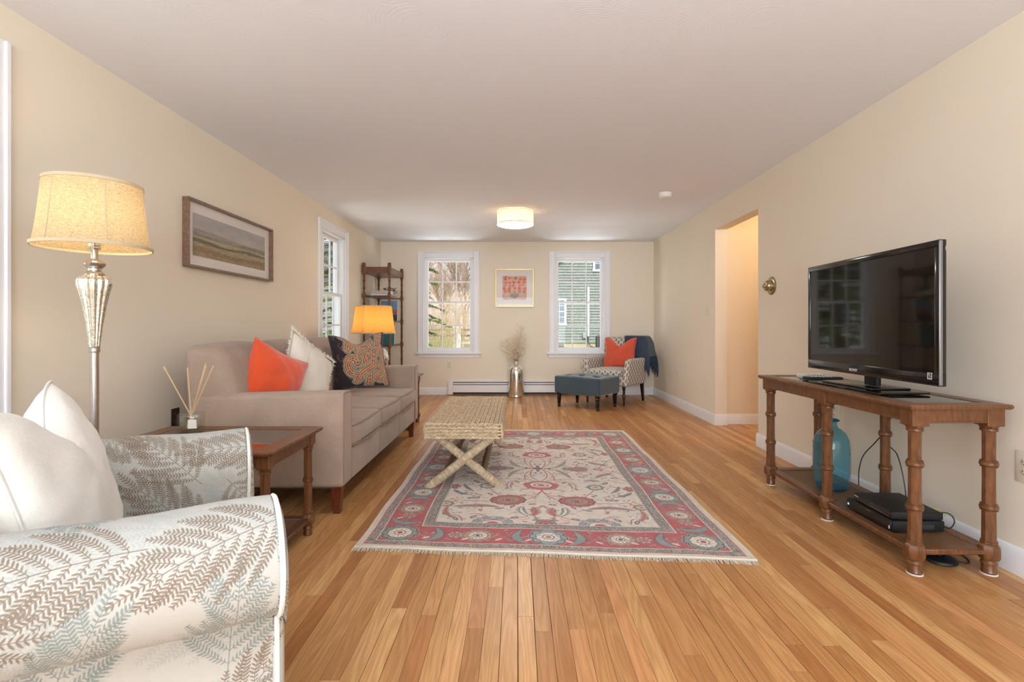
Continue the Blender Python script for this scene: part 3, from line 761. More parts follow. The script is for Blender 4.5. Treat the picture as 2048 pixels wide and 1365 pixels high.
wall_plate('wall_outlet', 'large ivory duplex outlet at the right picture edge beside the console table', 'outlet', (XR, 2.14, .475), (-1, 0), .085, .135)
wall_plate('wall_outlet', 'ivory outlet on the wall above the blue glass bottle', 'outlet', (XR, 3.42, .50), (-1, 0))
wall_plate('wall_outlet', 'dark brown outlet plate on the left wall behind the reed diffuser', 'outlet', (XL, 3.17, .50), (1, 0), .075, .125, M['brown_plate'])
wall_plate('light_switch', 'ivory toggle light switch beside the doorway opening', 'switch', (XR, 5.72, 1.265), (-1, 0), cat='switch')
wall_plate('blank_wall_plate', 'tall white rocker plate on the wall behind the far legs of the console table', 'rocker', (XR, 4.26, .452), (-1, 0), .075, .145, M['white_plastic'], cat='wall plate')
o = thing('door_chime', 'round brass dome chime on the right wall above the console table', 'chime', (XR, 4.28, 1.431))
RX = Matrix.Translation((XR, 4.28, 1.431)) @ Matrix.Rotation(-PI/2, 4, 'Y')
MB().lathe([(.078, 0), (.078, .004), (.070, .010), (.050, .013), (.046, .013)], 32, RX).build('back_plate', M['brass'], o)
MB().lathe([(.046, .012), (.046, .040), (.042, .050), (.034, .056), (.030, .058)], 28, RX).build('dome', M['brass'], o)
MB().lathe([(.020, .056), (.020, .070), (.013, .078), (.004, .080)], 20, RX).build('centre_knob', M['nickel'], o)
o = thing('smoke_detector', 'round white smoke detector on the ceiling near the right wall', 'smoke detector', (1.51, 5.09, ZC-.045))
MB().lathe([(.030, -.004), (.052, 0), (.062, .010), (.064, .028)], 28, Matrix.Translation((1.51, 5.09, ZC-.045))).build('housing', M['white_plastic'], o)
MB().lathe([(.070, .028), (.070, .045)], 28, Matrix.Translation((1.51, 5.09, ZC-.045))).build('mounting_ring', M['white_plastic'], o)

# ceiling drum light
o = thing('ceiling_light', 'round cream drum shade flush ceiling light glowing warm', 'ceiling light', (-.02, 5.88, ZC))
T = Matrix.Translation((-.02, 5.88, 0))
M['drum'] = shade_mat('cream drum fabric', (226, 212, 184), .42, 300, .06)
M['drum_glow'] = emit('lit diffuser', (1.0, .95, .88), 42)
M['gold_trim'] = plain('gold trim', (214, 170, 104), .4, .3)
MB().lathe([(.213, ZC-.160), (.213, ZC-.012)], 48, T, caps=False).build('shade', M['drum'], o)
mb = MB(); mb.lathe([(.216, ZC-.014), (.216, ZC-.004), (.208, ZC-.004), (.208, ZC-.014)], 48, T, caps=False); mb.build('top_ring', M['white_plastic'], o)
mb = MB(); mb.lathe([(.215, ZC-.158), (.215, ZC-.148), (.211, ZC-.148)], 48, T, caps=False); mb.build('gold_band', M['gold_trim'], o)
mb = MB(); mb.lathe([(.215, ZC-.032), (.215, ZC-.028)], 48, T, caps=False); mb.build('gold_band', M['gold_trim'], o)
MB().lathe([(.0, ZC-.180), (.06, ZC-.180), (.14, ZC-.176), (.19, ZC-.168), (.211, ZC-.158)], 40, T).build('diffuser', M['drum_glow'], o)
MB().lathe([(0, ZC-.150), (.208, ZC-.150), (.208, ZC-.146), (0, ZC-.146)], 40, T).build('light_block_disc', M['white_plastic'], o)  # unseen disc added to keep the diffuser's light out of the shade
MB().lathe([(.10, ZC-.03), (.10, ZC)], 24, T).build('ceiling_pan', M['white_plastic'], o)
lamp('bulb_light', 'POINT', (-.02, 5.88, ZC-.09), 4.5, (1, .80, .56), radius=.05)
lamp('hall_light', 'POINT', (2.95, 4.75, 2.20), 16, (1, .74, .44), radius=.10)

# ------------------------------------------------------------------ rug
M['rug'] = pic_mat('woven oriental rug', paint_rug(), .95, .1, .3, .5, 700, 1, .10)
M['fringe'] = plain('ivory fringe', (214, 204, 186), .9, var=.08)
rc = [Vector((-.79, 2.44)), Vector((1.10, 2.30)), Vector((1.10, 5.15)), Vector((-.77, 5.20))]
o = thing('area_rug', 'cream and red oriental rug with floral border lying on the oak floor', 'rug', (.155, 3.76, 0))
def rugp(u, v):
    p = (rc[0]*(1-u)+rc[1]*u)*(1-v)+(rc[3]*(1-u)+rc[2]*u)*v
    return Vector((p.x+.004*math.sin(v*23), p.y+.004*math.sin(u*17), 0))
NU, NV = 40, 60; mb = MB()
P = [[rugp(i/NU, j/NV)+Vector((0, 0, .009+.0012*math.sin(i*1.3+j*.7))) for j in range(NV+1)] for i in range(NU+1)]
UV = [[(i/NU, j/NV) for j in range(NV+1)] for i in range(NU+1)]
mb.grid(P, UV); mb.build('pile', M['rug'], o)
mb = MB()
edge = [(i/NU, 0) for i in range(NU)]+[(1, j/NV) for j in range(NV)]+[(1-i/NU, 1) for i in range(NU)]+[(0, 1-j/NV) for j in range(NV)]
ep = [rugp(*e) for e in edge]
mb.tube([p+Vector((0, 0, .0055)) for p in ep], .0055, 6, closed=True); mb.build('bound_edge', M['fringe'], o)
def fringe(v, sg, n=620):
    mb = MB()
    for k in range(n):
        u = (k+.5)/n; p = rugp(u, v); L = .034+.014*random.random(); dx = random.uniform(-.010, .010)
        mb.tube([p+Vector((0, 0, .006)), p+Vector((dx*.4, sg*L*.5, .007)), p+Vector((dx, sg*L, .002))], [.0022, .0019, .0012], 3)
    f = mb.build('fringe', M['fringe'], o); f['kind'] = 'stuff'
    mb = MB(); mb.tube([rugp(i/NU, v)+Vector((0, sg*.006, .006)) for i in range(NU+1)], .006, 6); mb.build('end_band', M['fringe'], o)
fringe(0, -1); fringe(1, 1)

# ------------------------------------------------------------------ turned table legs
def turned_leg(H, r, top_block, rings, block, mb=None, n=8):
    """bamboo style leg: faceted shaft with ring collars, chamfered block at shelf height, turned foot; origin at the floor"""
    mb = mb or MB(); R8 = Matrix.Rotation(PI/8, 4, 'Z')
    z1 = H-top_block
    mb.rbox(-r*1.36, r*1.36, -r*1.36, r*1.36, z1, H, .003)
    mb.lathe([(r*1.40, z1+.002), (r*1.15, z1-.010), (r*1.05, z1-.014)], 8, R8)
    b0, b1 = block
    mb.lathe([(r*.98, z1-.008), (r*.98, z1-.022), (r*.92, z1-.030), (r*.90, (z1+b1)/2), (r*1.0, b1+.004)], n, R8)
    mb.lathe([(r*1.12, z1-.014), (r*1.16, z1-.019), (r*1.12, z1-.024)], 16)
    for z in rings:
        hh = r*.42
        mb.lathe([(r*.98, z-hh*1.35), (r*1.12, z-hh*1.2), (r*1.12, z-hh*.95), (r*1.02, z-hh*.9), (r*1.20, z-hh*.55), (r*1.22, z), (r*1.20, z+hh*.55), (r*1.02, z+hh*.9), (r*1.12, z+hh*.95), (r*1.12, z+hh*1.2), (r*.98, z+hh*1.35)], 16)
    m = (b0+b1)/2
    mb.lathe([(r*1.02, b1+.016), (r*1.16, b1+.014), (r*1.16, b1+.006), (r*1.05, b1+.004), (r*1.35, b1-.004), (r*1.52, b1-.014), (r*1.52, b0+.014), (r*1.30, b0+.002), (r*.95, b0-.004)], 8, R8)
    mb.lathe([(r*.95, b0), (r*1.0, b0-.010), (r*1.1, b0-.014), (r*1.1, b0-.019), (r*.92, b0-.022), (r*.95, .012), (r*1.04, .006), (r*.98, 0)], 16)
    return mb

def frame_top(o, x0, x1, y0, y1, z, wd, th, lip, mat, glass, par_name='tabletop_frame'):
    """moulded wooden frame round a recessed glass pane: four mitred rails"""
    zt = z; zb = z-th
    prof = [(0, zb), (-lip*.5, zb), (-lip*.9, zb+th*.3), (-lip, zb+th*.55), (-lip*.8, zt-.002), (-lip*.6, zt), (wd-.006, zt), (wd-.001, zt-.003), (wd-.001, zb+.002)]
    cs = [(x0, y0, 1, 1), (x1, y0, -1, 1), (x1, y1, -1, -1), (x0, y1, 1, -1)]
    for k in range(4):
        a = cs[k]; b = cs[(k+1) % 4]; vs = []
        for c in (a, b): vs += [(c[0]+c[2]*q, c[1]+c[3]*q, zz) for q, zz in prof]
        n = len(prof); mb = MB(); mb.add(vs, [(i, (i+1) % n, n+(i+1) % n, n+i) for i in range(n)]+[tuple(range(n-1, -1, -1)), tuple(range(n, 2*n))])
        mb.build('top_rail', mat, o, recalc=True, angle=25)
    MB().box(x0+wd-.002, x1-wd+.002, y0+wd-.002, y1-wd+.002, z-.009, z-.003).build('glass_top', glass, o)

def cane_mat():
    t = NT('dark woven cane'); co = t.coord(rot=(0, 0, PI/4)); ch = t.n('TexWave', wave_type='BANDS', bands_direction='X'); ch.inputs['Scale'].default_value = 55; t.l(co, ch.inputs['Vector'])
    c2 = t.n('TexWave', wave_type='BANDS', bands_direction='Y'); c2.inputs['Scale'].default_value = 55; t.l(co, c2.inputs['Vector'])
    f = t.math('MULTIPLY', ch.outputs['Fac'], c2.outputs['Fac'])
    t.l(t.ramp(f, [(.15, rgb(128, 92, 62)), (.5, rgb(74, 48, 30))]), t.p.inputs['Base Color']); t.p.inputs['Roughness'].default_value = .5; t.bump(f, .5, .002); return t.m
M['cane'] = cane_mat()
M['felt'] = plain('white felt pad', (226, 222, 214), .9)

# long console table on the right wall: six legs, glass top, cane shelf
cx0, cx1, cy0, cy1, CZ = 1.690, 2.105, 2.140, 3.470, .745
o = console = thing('console_table', 'long walnut console table with turned legs and cane shelf under the television', 'table', ((cx0+cx1)/2, (cy0+cy1)/2, 0))
frame_top(o, cx0, cx1, cy0, cy1, CZ, .062, .022, .012, M['walnut'], M['table_glass'])
legm = turned_leg(CZ-.022, .0275, .078, [.478, .288], (.062, .126)).mesh('leg', M['walnut'], 25)
padm = MB().lathe([(.031, 0), (.031, .004)], 20).mesh('felt_pad', M['felt'])
lys = [2.185, 2.800, 3.425]
for lx in (1.738, 2.062):
    for ly in lys:
        l = inst(legm, 'leg', o, (lx, ly, .003)); inst(padm, 'felt_pad', l, Matrix.Translation((0, 0, -.003)), world=False)
for lx in (1.717, 2.083):
    for a, b in ((2.185, 2.800), (2.800, 3.425)):
        mb = MB(); mb.rbox(lx-.010, lx+.010, a+.034, b-.034, CZ-.080, CZ-.022, .003); mb.rbox(lx-.013, lx+.013, a+.034, b-.034, CZ-.082, CZ-.074, .002); mb.build('apron', M['walnut'], o)
for ly in (2.164, 3.446):
    mb = MB(); mb.rbox(1.738+.034, 2.062-.034, ly-.010, ly+.010, CZ-.080, CZ-.022, .003); mb.rbox(1.738+.034, 2.062-.034, ly-.013, ly+.013, CZ-.082, CZ-.074, .002); mb.build('apron', M['walnut'], o)
SZ = .112
for (a, b, c, d) in ((1.715, 1.770, 2.20, 3.41), (2.030, 2.085, 2.20, 3.41), (1.770, 2.030, 2.165, 2.225), (1.770, 2.030, 3.385, 3.445)):
    mb = MB(); mb.rbox(a, b, c, d, SZ-.024, SZ, .004); mb.build('shelf_rail', M['walnut'], o)
MB().box(1.768, 2.032, 2.223, 3.387, SZ-.012, SZ-.006).build('cane_panel', M['cane'], o)

# end tables: four legs, recessed glass, low shelf
def end_table(loc, label):
    w, d, H = .79, .53, .552; t = thing('end_table', label, 'table', loc)
    x, y, z = loc; x0, x1, y0, y1 = x-w/2, x+w/2, y-d/2, y+d/2
    frame_top(t, x0, x1, y0, y1, H, .072, .022, .012, M['walnut'], M['table_glass'])
    lm = turned_leg(H-.022, .0215, .062, [.285], (.052, .104)).mesh('leg', M['walnut'], 25)
    for lx in (x0+.045, x1-.045):
        for ly in (y0+.045, y1-.045): inst(lm, 'leg', t, (lx, ly, 0))
    for ly in (y0+.030, y1-.030):
        mb = MB(); mb.rbox(x0+.075, x1-.075, ly-.009, ly+.009, H-.075, H-.022, .003); mb.rbox(x0+.075, x1-.075, ly-.012, ly+.012, H-.078, H-.070, .002); mb.build('apron', M['walnut'], t)
    for lx in (x0+.030, x1-.030):
        mb = MB(); mb.rbox(lx-.009, lx+.009, y0+.075, y1-.075, H-.075, H-.022, .003); mb.rbox(lx-.012, lx+.012, y0+.075, y1-.075, H-.078, H-.070, .002); mb.build('apron', M['walnut'], t)
    z = .092
    for (a, b, c, e) in ((x0+.06, x1-.06, y0+.028, y0+.075), (x0+.06, x1-.06, y1-.075, y1-.028), (x0+.028, x0+.075, y0+.075, y1-.075), (x1-.075, x1-.028, y0+.075, y1-.075)):
        MB().rbox(a, b, c, e, z-.020, z, .004).build('shelf_rail', M['walnut_dark'], t)
    MB().box(x0+.073, x1-.073, y0+.073, y1-.073, z-.013, z-.005).build('shelf_panel', M['cane'], t)
    return t
end_table((-1.435, 2.375, 0), 'walnut glass top end table between the fern armchair and the sofa')
end_table((-1.48, 5.455, 0), 'walnut glass top end table beyond the far arm of the sofa')

# ------------------------------------------------------------------ etagere in the far left corner
o = etag = thing('etagere', 'tall walnut etagere with open shelves standing in the far left corner', 'shelf', (-1.955, 7.33, 0))
ex0, ex1, ey0, ey1 = -2.13, -1.775, 6.96, 7.70; shelves = [.15, .47, .82, 1.17, 1.52]; ET = 1.975
def etag_post():
    mb = MB(); r = .0155; R8 = Matrix.Rotation(PI/8, 4, 'Z')
    mb.lathe([(r*.9, 0), (r*1.1, .01), (r*.9, .03), (r*1.2, .05), (r, .07), (r, 1.80)], 8, R8)
    zs = shelves
    for z in zs: mb.lathe([(r, z-.050), (r*1.35, z-.040), (r*1.1, z-.034), (r*1.7, z-.024), (r*1.7, z+.014), (r*1.1, z+.026), (r*1.35, z+.032), (r, z+.042)], 8, R8)
    for a, b in zip(zs, zs[1:]+[1.83]):
        for m in ((a*2+b)/3, (a+b*2)/3): mb.lathe([(r, m-.014), (r*1.3, m-.011), (r*1.05, m-.006), (r*1.35, m), (r*1.05, m+.006), (r*1.3, m+.011), (r, m+.014)], 12)
    mb.lathe([(r, 1.79), (r*1.3, 1.80), (r*1.1, 1.81), (r*1.75, 1.825), (r*1.75, 1.945), (r*1.3, 1.955), (r*1.55, 1.962), (r*1.55, ET-.004), (r*1.2, ET)], 8, R8)
    return mb.mesh('post', M['walnut'], 25)
pm = etag_post()
for x in (ex0, ex1):
    for y in (ey0, ey1): inst(pm, 'post', o, (x, y, 0))
for z in shelves:
    mb = MB(); mb.rbox(ex0-.004, ex1+.004, ey0-.004, ey1+.004, z-.018, z, .004); mb.build('shelf', M['walnut_dark'], o)
mb = MB(); mb.rbox(ex0, ex1, ey0, ey1, 1.838, 1.852, .003); mb.build('shelf', M['walnut'], o)
for (a, b, c, d) in ((ex0+.02, ex1-.02, ey0-.008, ey0+.008), (ex0+.02, ex1-.02, ey1-.008, ey1+.008), (ex0-.008, ex0+.008, ey0+.02, ey1-.02), (ex1-.008, ex1+.008, ey0+.02, ey1-.02)):
    MB().rbox(a, b, c, d, 1.835, 1.918, .003).build('top_rail', M['walnut'], o)

# ------------------------------------------------------------------ woven bench
M['seagrass'] = plain('pale braided seagrass', (202, 176, 140), .7, var=.22, vs=38, bump=.5, bs=220)
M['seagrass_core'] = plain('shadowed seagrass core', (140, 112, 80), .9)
def tone_mat(name, dark, light, rough=.7):
    t = NT(name); at = t.n('Attribute', attribute_name='rnd'); co = t.coord()
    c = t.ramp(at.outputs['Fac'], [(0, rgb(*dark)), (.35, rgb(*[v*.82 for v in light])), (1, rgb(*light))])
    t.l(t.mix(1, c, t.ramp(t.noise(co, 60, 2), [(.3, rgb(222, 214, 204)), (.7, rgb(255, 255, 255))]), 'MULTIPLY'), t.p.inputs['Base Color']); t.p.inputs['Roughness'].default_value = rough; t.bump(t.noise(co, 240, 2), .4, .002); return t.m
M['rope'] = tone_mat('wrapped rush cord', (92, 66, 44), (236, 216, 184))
M['seagrass'] = tone_mat('braided seagrass', (182, 152, 118), (228, 206, 172))
M['rattan'] = plain('dark rattan pole', (116, 86, 58), .55, var=.25, vs=40, bump=.6, bs=60)
bx0, bx1, by0, by1, bz0, bz1 = -.618, -.088, 3.275, 4.560, .337, .450
o = bench = thing('woven_bench', 'braided seagrass bench on crossed rope wrapped legs standing on the rug', 'bench', ((bx0+bx1)/2, (by0+by1)/2, 0))
MB().rbox(bx0+.012, bx1-.012, by0+.012, by1-.012, bz0+.008, bz1-.012, .02, 3).build('core', M['seagrass_core'], o)
bead_v, bead_f = [], []
_b = MB(); _b.lathe([(.0, -1), (.62, -.72), (1, -.1), (.92, .45), (.45, .85), (0, 1)], 6)
_tone = {}
def bead(mb, p, along, normal, L, w, th, tw):
    a = Vector(along).normalized(); n = Vector(normal).normalized(); b = n.cross(a)
    a2 = (a*math.cos(tw)+b*math.sin(tw)); b2 = n.cross(a2)
    Mx = Matrix(((b2.x*w, n.x*th, a2.x*L, p[0]), (b2.y*w, n.y*th, a2.y*L, p[1]), (b2.z*w, n.z*th, a2.z*L, p[2]), (0, 0, 0, 1)))
    mb.add(_b.v, _b.f, M=Mx); _tone.setdefault(id(mb), []).extend([random.uniform(.45, 1)]*len(_b.v))
def strand(pts, nrms, name, wd):
    """plait of two rows of slanted loops along a path"""
    mb = MB(); tot = sum((Vector(b)-Vector(a)).length for a, b in zip(pts, pts[1:])); step = .0150; n = int(tot/step)
    acc = [0]; 
    for a, b in zip(pts, pts[1:]): acc.append(acc[-1]+(Vector(b)-Vector(a)).length)
    for k in range(n):
        s = (k+.5)*step; i = max(j for j in range(len(acc)-1) if acc[j] <= s); t = (s-acc[i])/(acc[i+1]-acc[i])
        a, b = Vector(pts[i]), Vector(pts[i+1]); na, nb = Vector(nrms[i]), Vector(nrms[i+1]); nn = (na*(1-t)+nb*t).normalized()
        al = (b-a).normalized(); side = nn.cross(al); sg = 1 if k % 2 else -1
        p = a*(1-t)+b*t+side*sg*wd*.20+Vector((random.uniform(-1, 1), random.uniform(-1, 1), random.uniform(-1, 1)))*.0008
        bead(mb, p, al, nn, .0200, wd*.30, .0065, sg*.24*-1)
    so = mb.build(name, M['seagrass'], o); set_rnd(so.data, _tone.pop(id(mb)))
nst = 17; sw = (bx1-bx0-.012)/nst; z = bz1-.006
for k in range(nst):
    x = bx0+.006+sw*(k+.5); e = (abs(k-8)/8)**6*.006
    strand([(x, by0+.014, z-e-.006), (x, by0+.05, z-e), (x, by1-.05, z-e), (x, by1-.014, z-e-.006)], [(0, 0, 1)]*4, 'woven_strand', sw)
rows = 5; rh = (bz1-bz0-.006)/rows
for k in range(rows):
    zz = bz0+.003+rh*(k+.5); ins = .010 if k == rows-1 else 0.003
    for (y, n) in ((by0+ins+.004, (0, -1, 0)), (by1-ins-.004, (0, 1, 0))):
        strand([(bx0+.010, y, zz), (bx0+.03, y, zz), (bx1-.03, y, zz), (bx1-.010, y, zz)], [n]*4, 'woven_strand', rh)
    for (x, n) in ((bx0+ins+.004, (-1, 0, 0)), (bx1-ins-.004, (1, 0, 0))):
        strand([(x, by0+.012, zz), (x, by0+.04, zz), (x, by1-.04, zz), (x, by1-.012, zz)], [n]*4, 'woven_strand', rh)
for (x, y, nx) in ((bx0+.010, by0+.010, (-1, -1, 0)), (bx1-.010, by0+.010, (1, -1, 0)), (bx0+.010, by1-.010, (-1, 1, 0)), (bx1-.010, by1-.010, (1, 1, 0))):
    strand([(x, y, bz0+.004), (x, y, bz0+.03), (x, y, bz1-.012)], [nx]*3, 'corner_strand', .022)
def wrapped_pole(p0, p1, r, name, par, pitch=.0102, floorz=None):
    p0 = Vector(p0); p1 = Vector(p1); d = p1-p0; L = d.length; n = int(L/pitch); q = d.to_track_quat('Z', 'Y').to_matrix().to_4x4(); T = Matrix.Translation(p0) @ q
    prof = []
    for k in range(n):
        rr = r*(1+random.uniform(-.035, .035)); z0 = k*pitch
        prof += [(rr*.84, z0), (rr*.95, z0+pitch*.16), (rr, z0+pitch*.5), (rr*.95, z0+pitch*.84)]
    prof.append((r*.9, n*pitch))
    mb = MB(); mb.lathe(prof, 12, T)
    if floorz is not None:
        for v in mb.v: v.z = max(v.z, floorz)
    q_ = mb.build(name, M['rope'], par, angle=60); rl = []
    for k in range(n): tn = random.uniform(.55, 1); rl += [0.0]*12+[tn*.8]*12+[tn]*12+[tn*.8]*12  # grooves between windings get a darker colour, crease shade painted in
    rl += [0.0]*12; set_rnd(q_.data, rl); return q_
for y in (3.345, 4.475):
    xs = -.352
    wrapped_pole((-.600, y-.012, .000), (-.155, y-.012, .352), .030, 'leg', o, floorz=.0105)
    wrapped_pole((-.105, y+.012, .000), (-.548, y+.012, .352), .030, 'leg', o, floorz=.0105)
for x in (-.228, -.476):
    mb = MB(); pts = [(x, 3.345+(4.475-3.345)*k/12, .102+.002*math.sin(k*2.1)) for k in range(13)]
    mb.tube(pts, [.024+.0015*math.sin(k*1.9) for k in range(13)], 10); mb.build('stretcher', M['rattan'], o)
for x in (-.30, -.40):
    mb = MB(); mb.tube([(x, 3.345, .318), (x, 4.475, .318)], .018, 8); mb.build('stretcher', M['rattan'], o)

# ------------------------------------------------------------------ sofa
M['sofa'] = fabric('taupe sofa chenille', (166, 146, 130), .17, weave=500, bump=.4)
M['sofa_piping'] = fabric('taupe piping', (142, 120, 106), .06)
M['sofa_leg'] = wood('reddish brown sofa leg', (66, 28, 14), (120, 56, 28))
SY0, SY1, SXF, SXB = 2.84, 4.98, -.985, -2.03; AT = .155
o = sofa = thing('sofa', 'taupe three cushion sofa with track arms against the left wall', 'sofa', (-1.5, 3.91, 0))
def arm(y0, y1, name='arm'):
    mb = MB()
    def fn(p, u):
        p.z -= .012*(1-u.x)*max(0, u.z)          # arm top falls slightly to the back
        if u.x > .5: p.y += 0
        return p
    softbox(mb, -1.865, SXF, y0, y1, .160, .705, .028, 8, (.004, .006, .004), fn)
    a = mb.build(name, M['sofa'], sofa, angle=180)
    m2 = MB(); x = SXF-.004; q = .014
    for yy in (y0+q, y1-q): m2.tube([(x, yy, .175), (x, yy, .66), (x, yy+(.004 if yy < (y0+y1)/2 else -.004), .688)], .0045, 6)
    m2.tube([(x, y0+q, .688), (x, y0+q+.012, .699), (x, y1-q-.012, .699), (x, y1-q, .688)], .0045, 6)
    m2.build('piping', M['sofa_piping'], a)
    m3 = MB(); zt = lambda x: .700-.012*(1-(x-(SXB+.04)-(SXF-SXB-.04)/2)/((SXF-SXB-.04)/2))
    return a
arm(SY0, SY0+AT); arm(SY1-AT, SY1)
mb = MB(); softbox(mb, -1.87, SXF-.035, SY0+AT-.01, SY1-AT+.01, .165, .350, .02, 5); mb.build('base', M['sofa'], o, angle=180)
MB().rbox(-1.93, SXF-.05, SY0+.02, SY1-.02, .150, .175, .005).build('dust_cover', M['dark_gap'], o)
inner0, inner1 = SY0+AT, SY1-AT; cw = (inner1-inner0)/3
for k in range(3):
    a, b = inner0+cw*k+.002, inner0+cw*(k+1)-.002
    mb = MB(); softbox(mb, SXF-.060, SXF-.008, a, b, .163, .352, .012, 8, (.010, 0, 0)); mb.build('front_panel', M['sofa'], o, angle=180)
    ys = a, b
    def fn(p, u, k=k):
        w = noise.noise(Vector((p.x*5, p.y*5+k*9, p.z*5)))*.006
        if u.x > .6: p.x += w+.003*math.sin(p.y*95+k)*max(0, .6-u.z)
        if u.z > .3: p.z += w
        return p
    mb = MB(); softbox(mb, -1.72, SXF+.006, a, b, .356, .492, .030, 12, (.020, .002, .022), fn)
    c = mb.build('seat_cushion', M['sofa'], o, angle=180)
    m2 = MB()
    for zz, ins in ((.482, .016), (.364, .014)):
        pts = [(-1.5, a+.006, zz+.004), (SXF-.03, a+.006, zz), (SXF-.004, a+.020, zz)]
        n = 10
        pts += [(SXF-.002+.017*math.sin(PI*j/n), a+.02+(b-a-.04)*j/n, zz+(.006*math.sin(PI*j/n) if zz > .4 else 0)) for j in range(1, n)]
        pts += [(SXF-.004, b-.020, zz), (SXF-.03, b-.006, zz), (-1.5, b-.006, zz+.004)]
        m2.tube(pts, .005, 6)
    m2.build('piping', M['sofa_piping'], c)
    def fb(p, u, k=k):
        t = (p.z/.32+1)/2                        # 0 bottom .. 1 top
        p.x += -.10*t+.0275*t*(1-u.x)+.02*math.sin(PI*t)*max(0, u.x)
        p.z += .005*(1-u.y*u.y)*max(0, u.z)-.02*max(0, u.z)*max(0, u.x)
        p += Vector((1, 0, 1))*noise.noise(Vector((p.x*4+k*7, p.y*4, p.z*4)))*.006
        return p
    mb = MB(); ya = a-.002 if k else SY0+.045; yb = b+.002 if k < 2 else SY1-.045; softbox(mb, -1.905, -1.600, ya, yb, .33, .968, .068, 12, (.030, .004, .012), fb)
    mb.build('back_cushion', M['sofa'], o, angle=180)
mb = MB(); softbox(mb, -1.885, -1.800, SY0+.012, SY1-.012, .16, .68, .03, 6); mb.build('back_frame', M['sofa'], o, angle=180)
lm = MB()
vs = []
for (z, hx) in ((0, .019), (.165, .030)):
    for sx, sy in ((-1, -1), (1, -1), (1, 1), (-1, 1)): vs.append((sx*hx, sy*hx, z))
lm.add(vs, [(3, 2, 1, 0), (4, 5, 6, 7)]+[(i, (i+1) % 4, 4+(i+1) % 4, 4+i) for i in range(4)], smooth=False); lm = lm.mesh('leg', M['sofa_leg'])
for x in (SXF-.055, -1.90):
    for y in (SY0+.06, SY1-.06): inst(lm, 'leg', o, (x, y, 0))

# ------------------------------------------------------------------ pillows
def pillow_mesh(mb, w, h, t, pinch=.10, chop=0.0, seed=0, n=26, wr=.006, corner=.0, sag=0):
    """local: x across, y up (0 = centre), z towards the front"""
    for side in (1, -1):
        P = []; UV = []
        for i in range(n+1):
            row = []; ru = []
            for j in range(n+1):
                u = math.sin((i/n*2-1)*PI/2)*.35+(i/n*2-1)*.65; v = math.sin((j/n*2-1)*PI/2)*.35+(j/n*2-1)*.65
                x = w/2*u*(1-pinch*(1-v*v)**1.5*abs(u)**1.2); y = h/2*v*(1-pinch*(1-u*u)**1.5*abs(v)**1.2)
                e = max(0, (1-u*u)*(1-v*v)); z = t/2*e**.48
                wn = noise.noise(Vector((u*2.2+seed, v*2.2, side*3.1+seed)))*wr*2.2+noise.noise(Vector((u*6+seed, v*6, side*2)))*wr
                z += wn*e**.3
                if chop:
                    c = chop*math.exp(-(u/.42)**2)*max(0, (v+.4)/1.4)**2.2; y -= c*h
                    z *= 1+.5*chop*math.exp(-(abs(u)-.5)**2/.05)*max(0, v)
                    z -= chop*.25*t*math.exp(-(u/.16)**2)*max(0, v)*e**.3*2
                if sag: y -= 0; z *= 1+sag*max(0, -v)
                row.append((x, y, side*z)); ru.append((i/n, j/n))
            P.append(row); UV.append(ru)
        mb.grid(P, UV, flip=(side < 0))
    return mb
def weld(o, d=.0004):
    bm = bmesh.new(); bm.from_mesh(o.data); bmesh.ops.remove_doubles(bm, verts=bm.verts, dist=d); bm.to_mesh(o.data); bm.free()
def place(o, c, face, lean=0, roll=0):
    """face = heading (radians) the front looks to; lean = tilt back; roll = turn in its own plane"""
    z = Vector((math.cos(face)*math.cos(lean), math.sin(face)*math.cos(lean), math.sin(lean)))
    x = Vector((-math.sin(face), math.cos(face), 0)); y = z.cross(x)
    R_ = Matrix((x, y, z)).transposed().to_4x4()
    o.matrix_basis = Matrix.Translation(c) @ R_ @ Matrix.Rotation(roll, 4, 'Z')
def pillow(name, label, mat, c, face, lean, roll, w=.45, h=.45, t=.17, group=None, piping=None, **k):
    r = thing(name, label, 'pillow', group=group); place(r, c, face, lean, roll)
    mb = pillow_mesh(MB(), w, h, t, **k)
    b = mb.build('cushion_body', mat, r, world=False, angle=180); weld(b)
    if piping:
        n = 26; pin = k.get('pinch', .10); ch = k.get('chop', 0); pts = []
        def ed(u, v):
            x = w/2*u*(1-pin*(1-v*v)**1.5*abs(u)**1.2); y = h/2*v*(1-pin*(1-u*u)**1.5*abs(v)**1.2)
            if ch: y -= ch*math.exp(-(u/.42)**2)*max(0, (v+.4)/1.4)**2.2*h
            return (x, y, 0)
        T = [i/n*2-1 for i in range(n)]
        pts = [ed(t_, -1) for t_ in T]+[ed(1, t_) for t_ in T]+[ed(-t_, 1) for t_ in T]+[ed(-1, -t_) for t_ in T]
        MB().tube(pts, .0035, 6, closed=True).build('piping', piping, r, world=False)
    return r
M['orange'] = fabric('burnt orange velvet', (222, 84, 44), .14, .8, 300, .1, .6)
M['orange_far'] = fabric('rust orange velvet', (206, 86, 60), .12, .8, 300, .1, .5)
M['white_knit'] = fabric('white textured cotton', (232, 226, 214), .05, .95, 120, .8)
M['cream_tassel'] = plain('cream tassel yarn', (238, 232, 220), .9)
M['white_slub'] = fabric('white slub linen', (215, 209, 199), .06, .95, 70, 1.0, .2, 9)
M['paisley'] = pic_mat('embroidered paisley', paint_paisley(), .85, .2, .2, .4, 300, 1, .12)
pillow('orange_pillow', 'burnt orange velvet pillow leaning at the near end of the taupe sofa', M['orange'], (-1.575, 3.23, .722), math.radians(-26), .16, math.radians(-27), .43, .44, .19, pinch=.09, seed=1, piping=M['orange'])
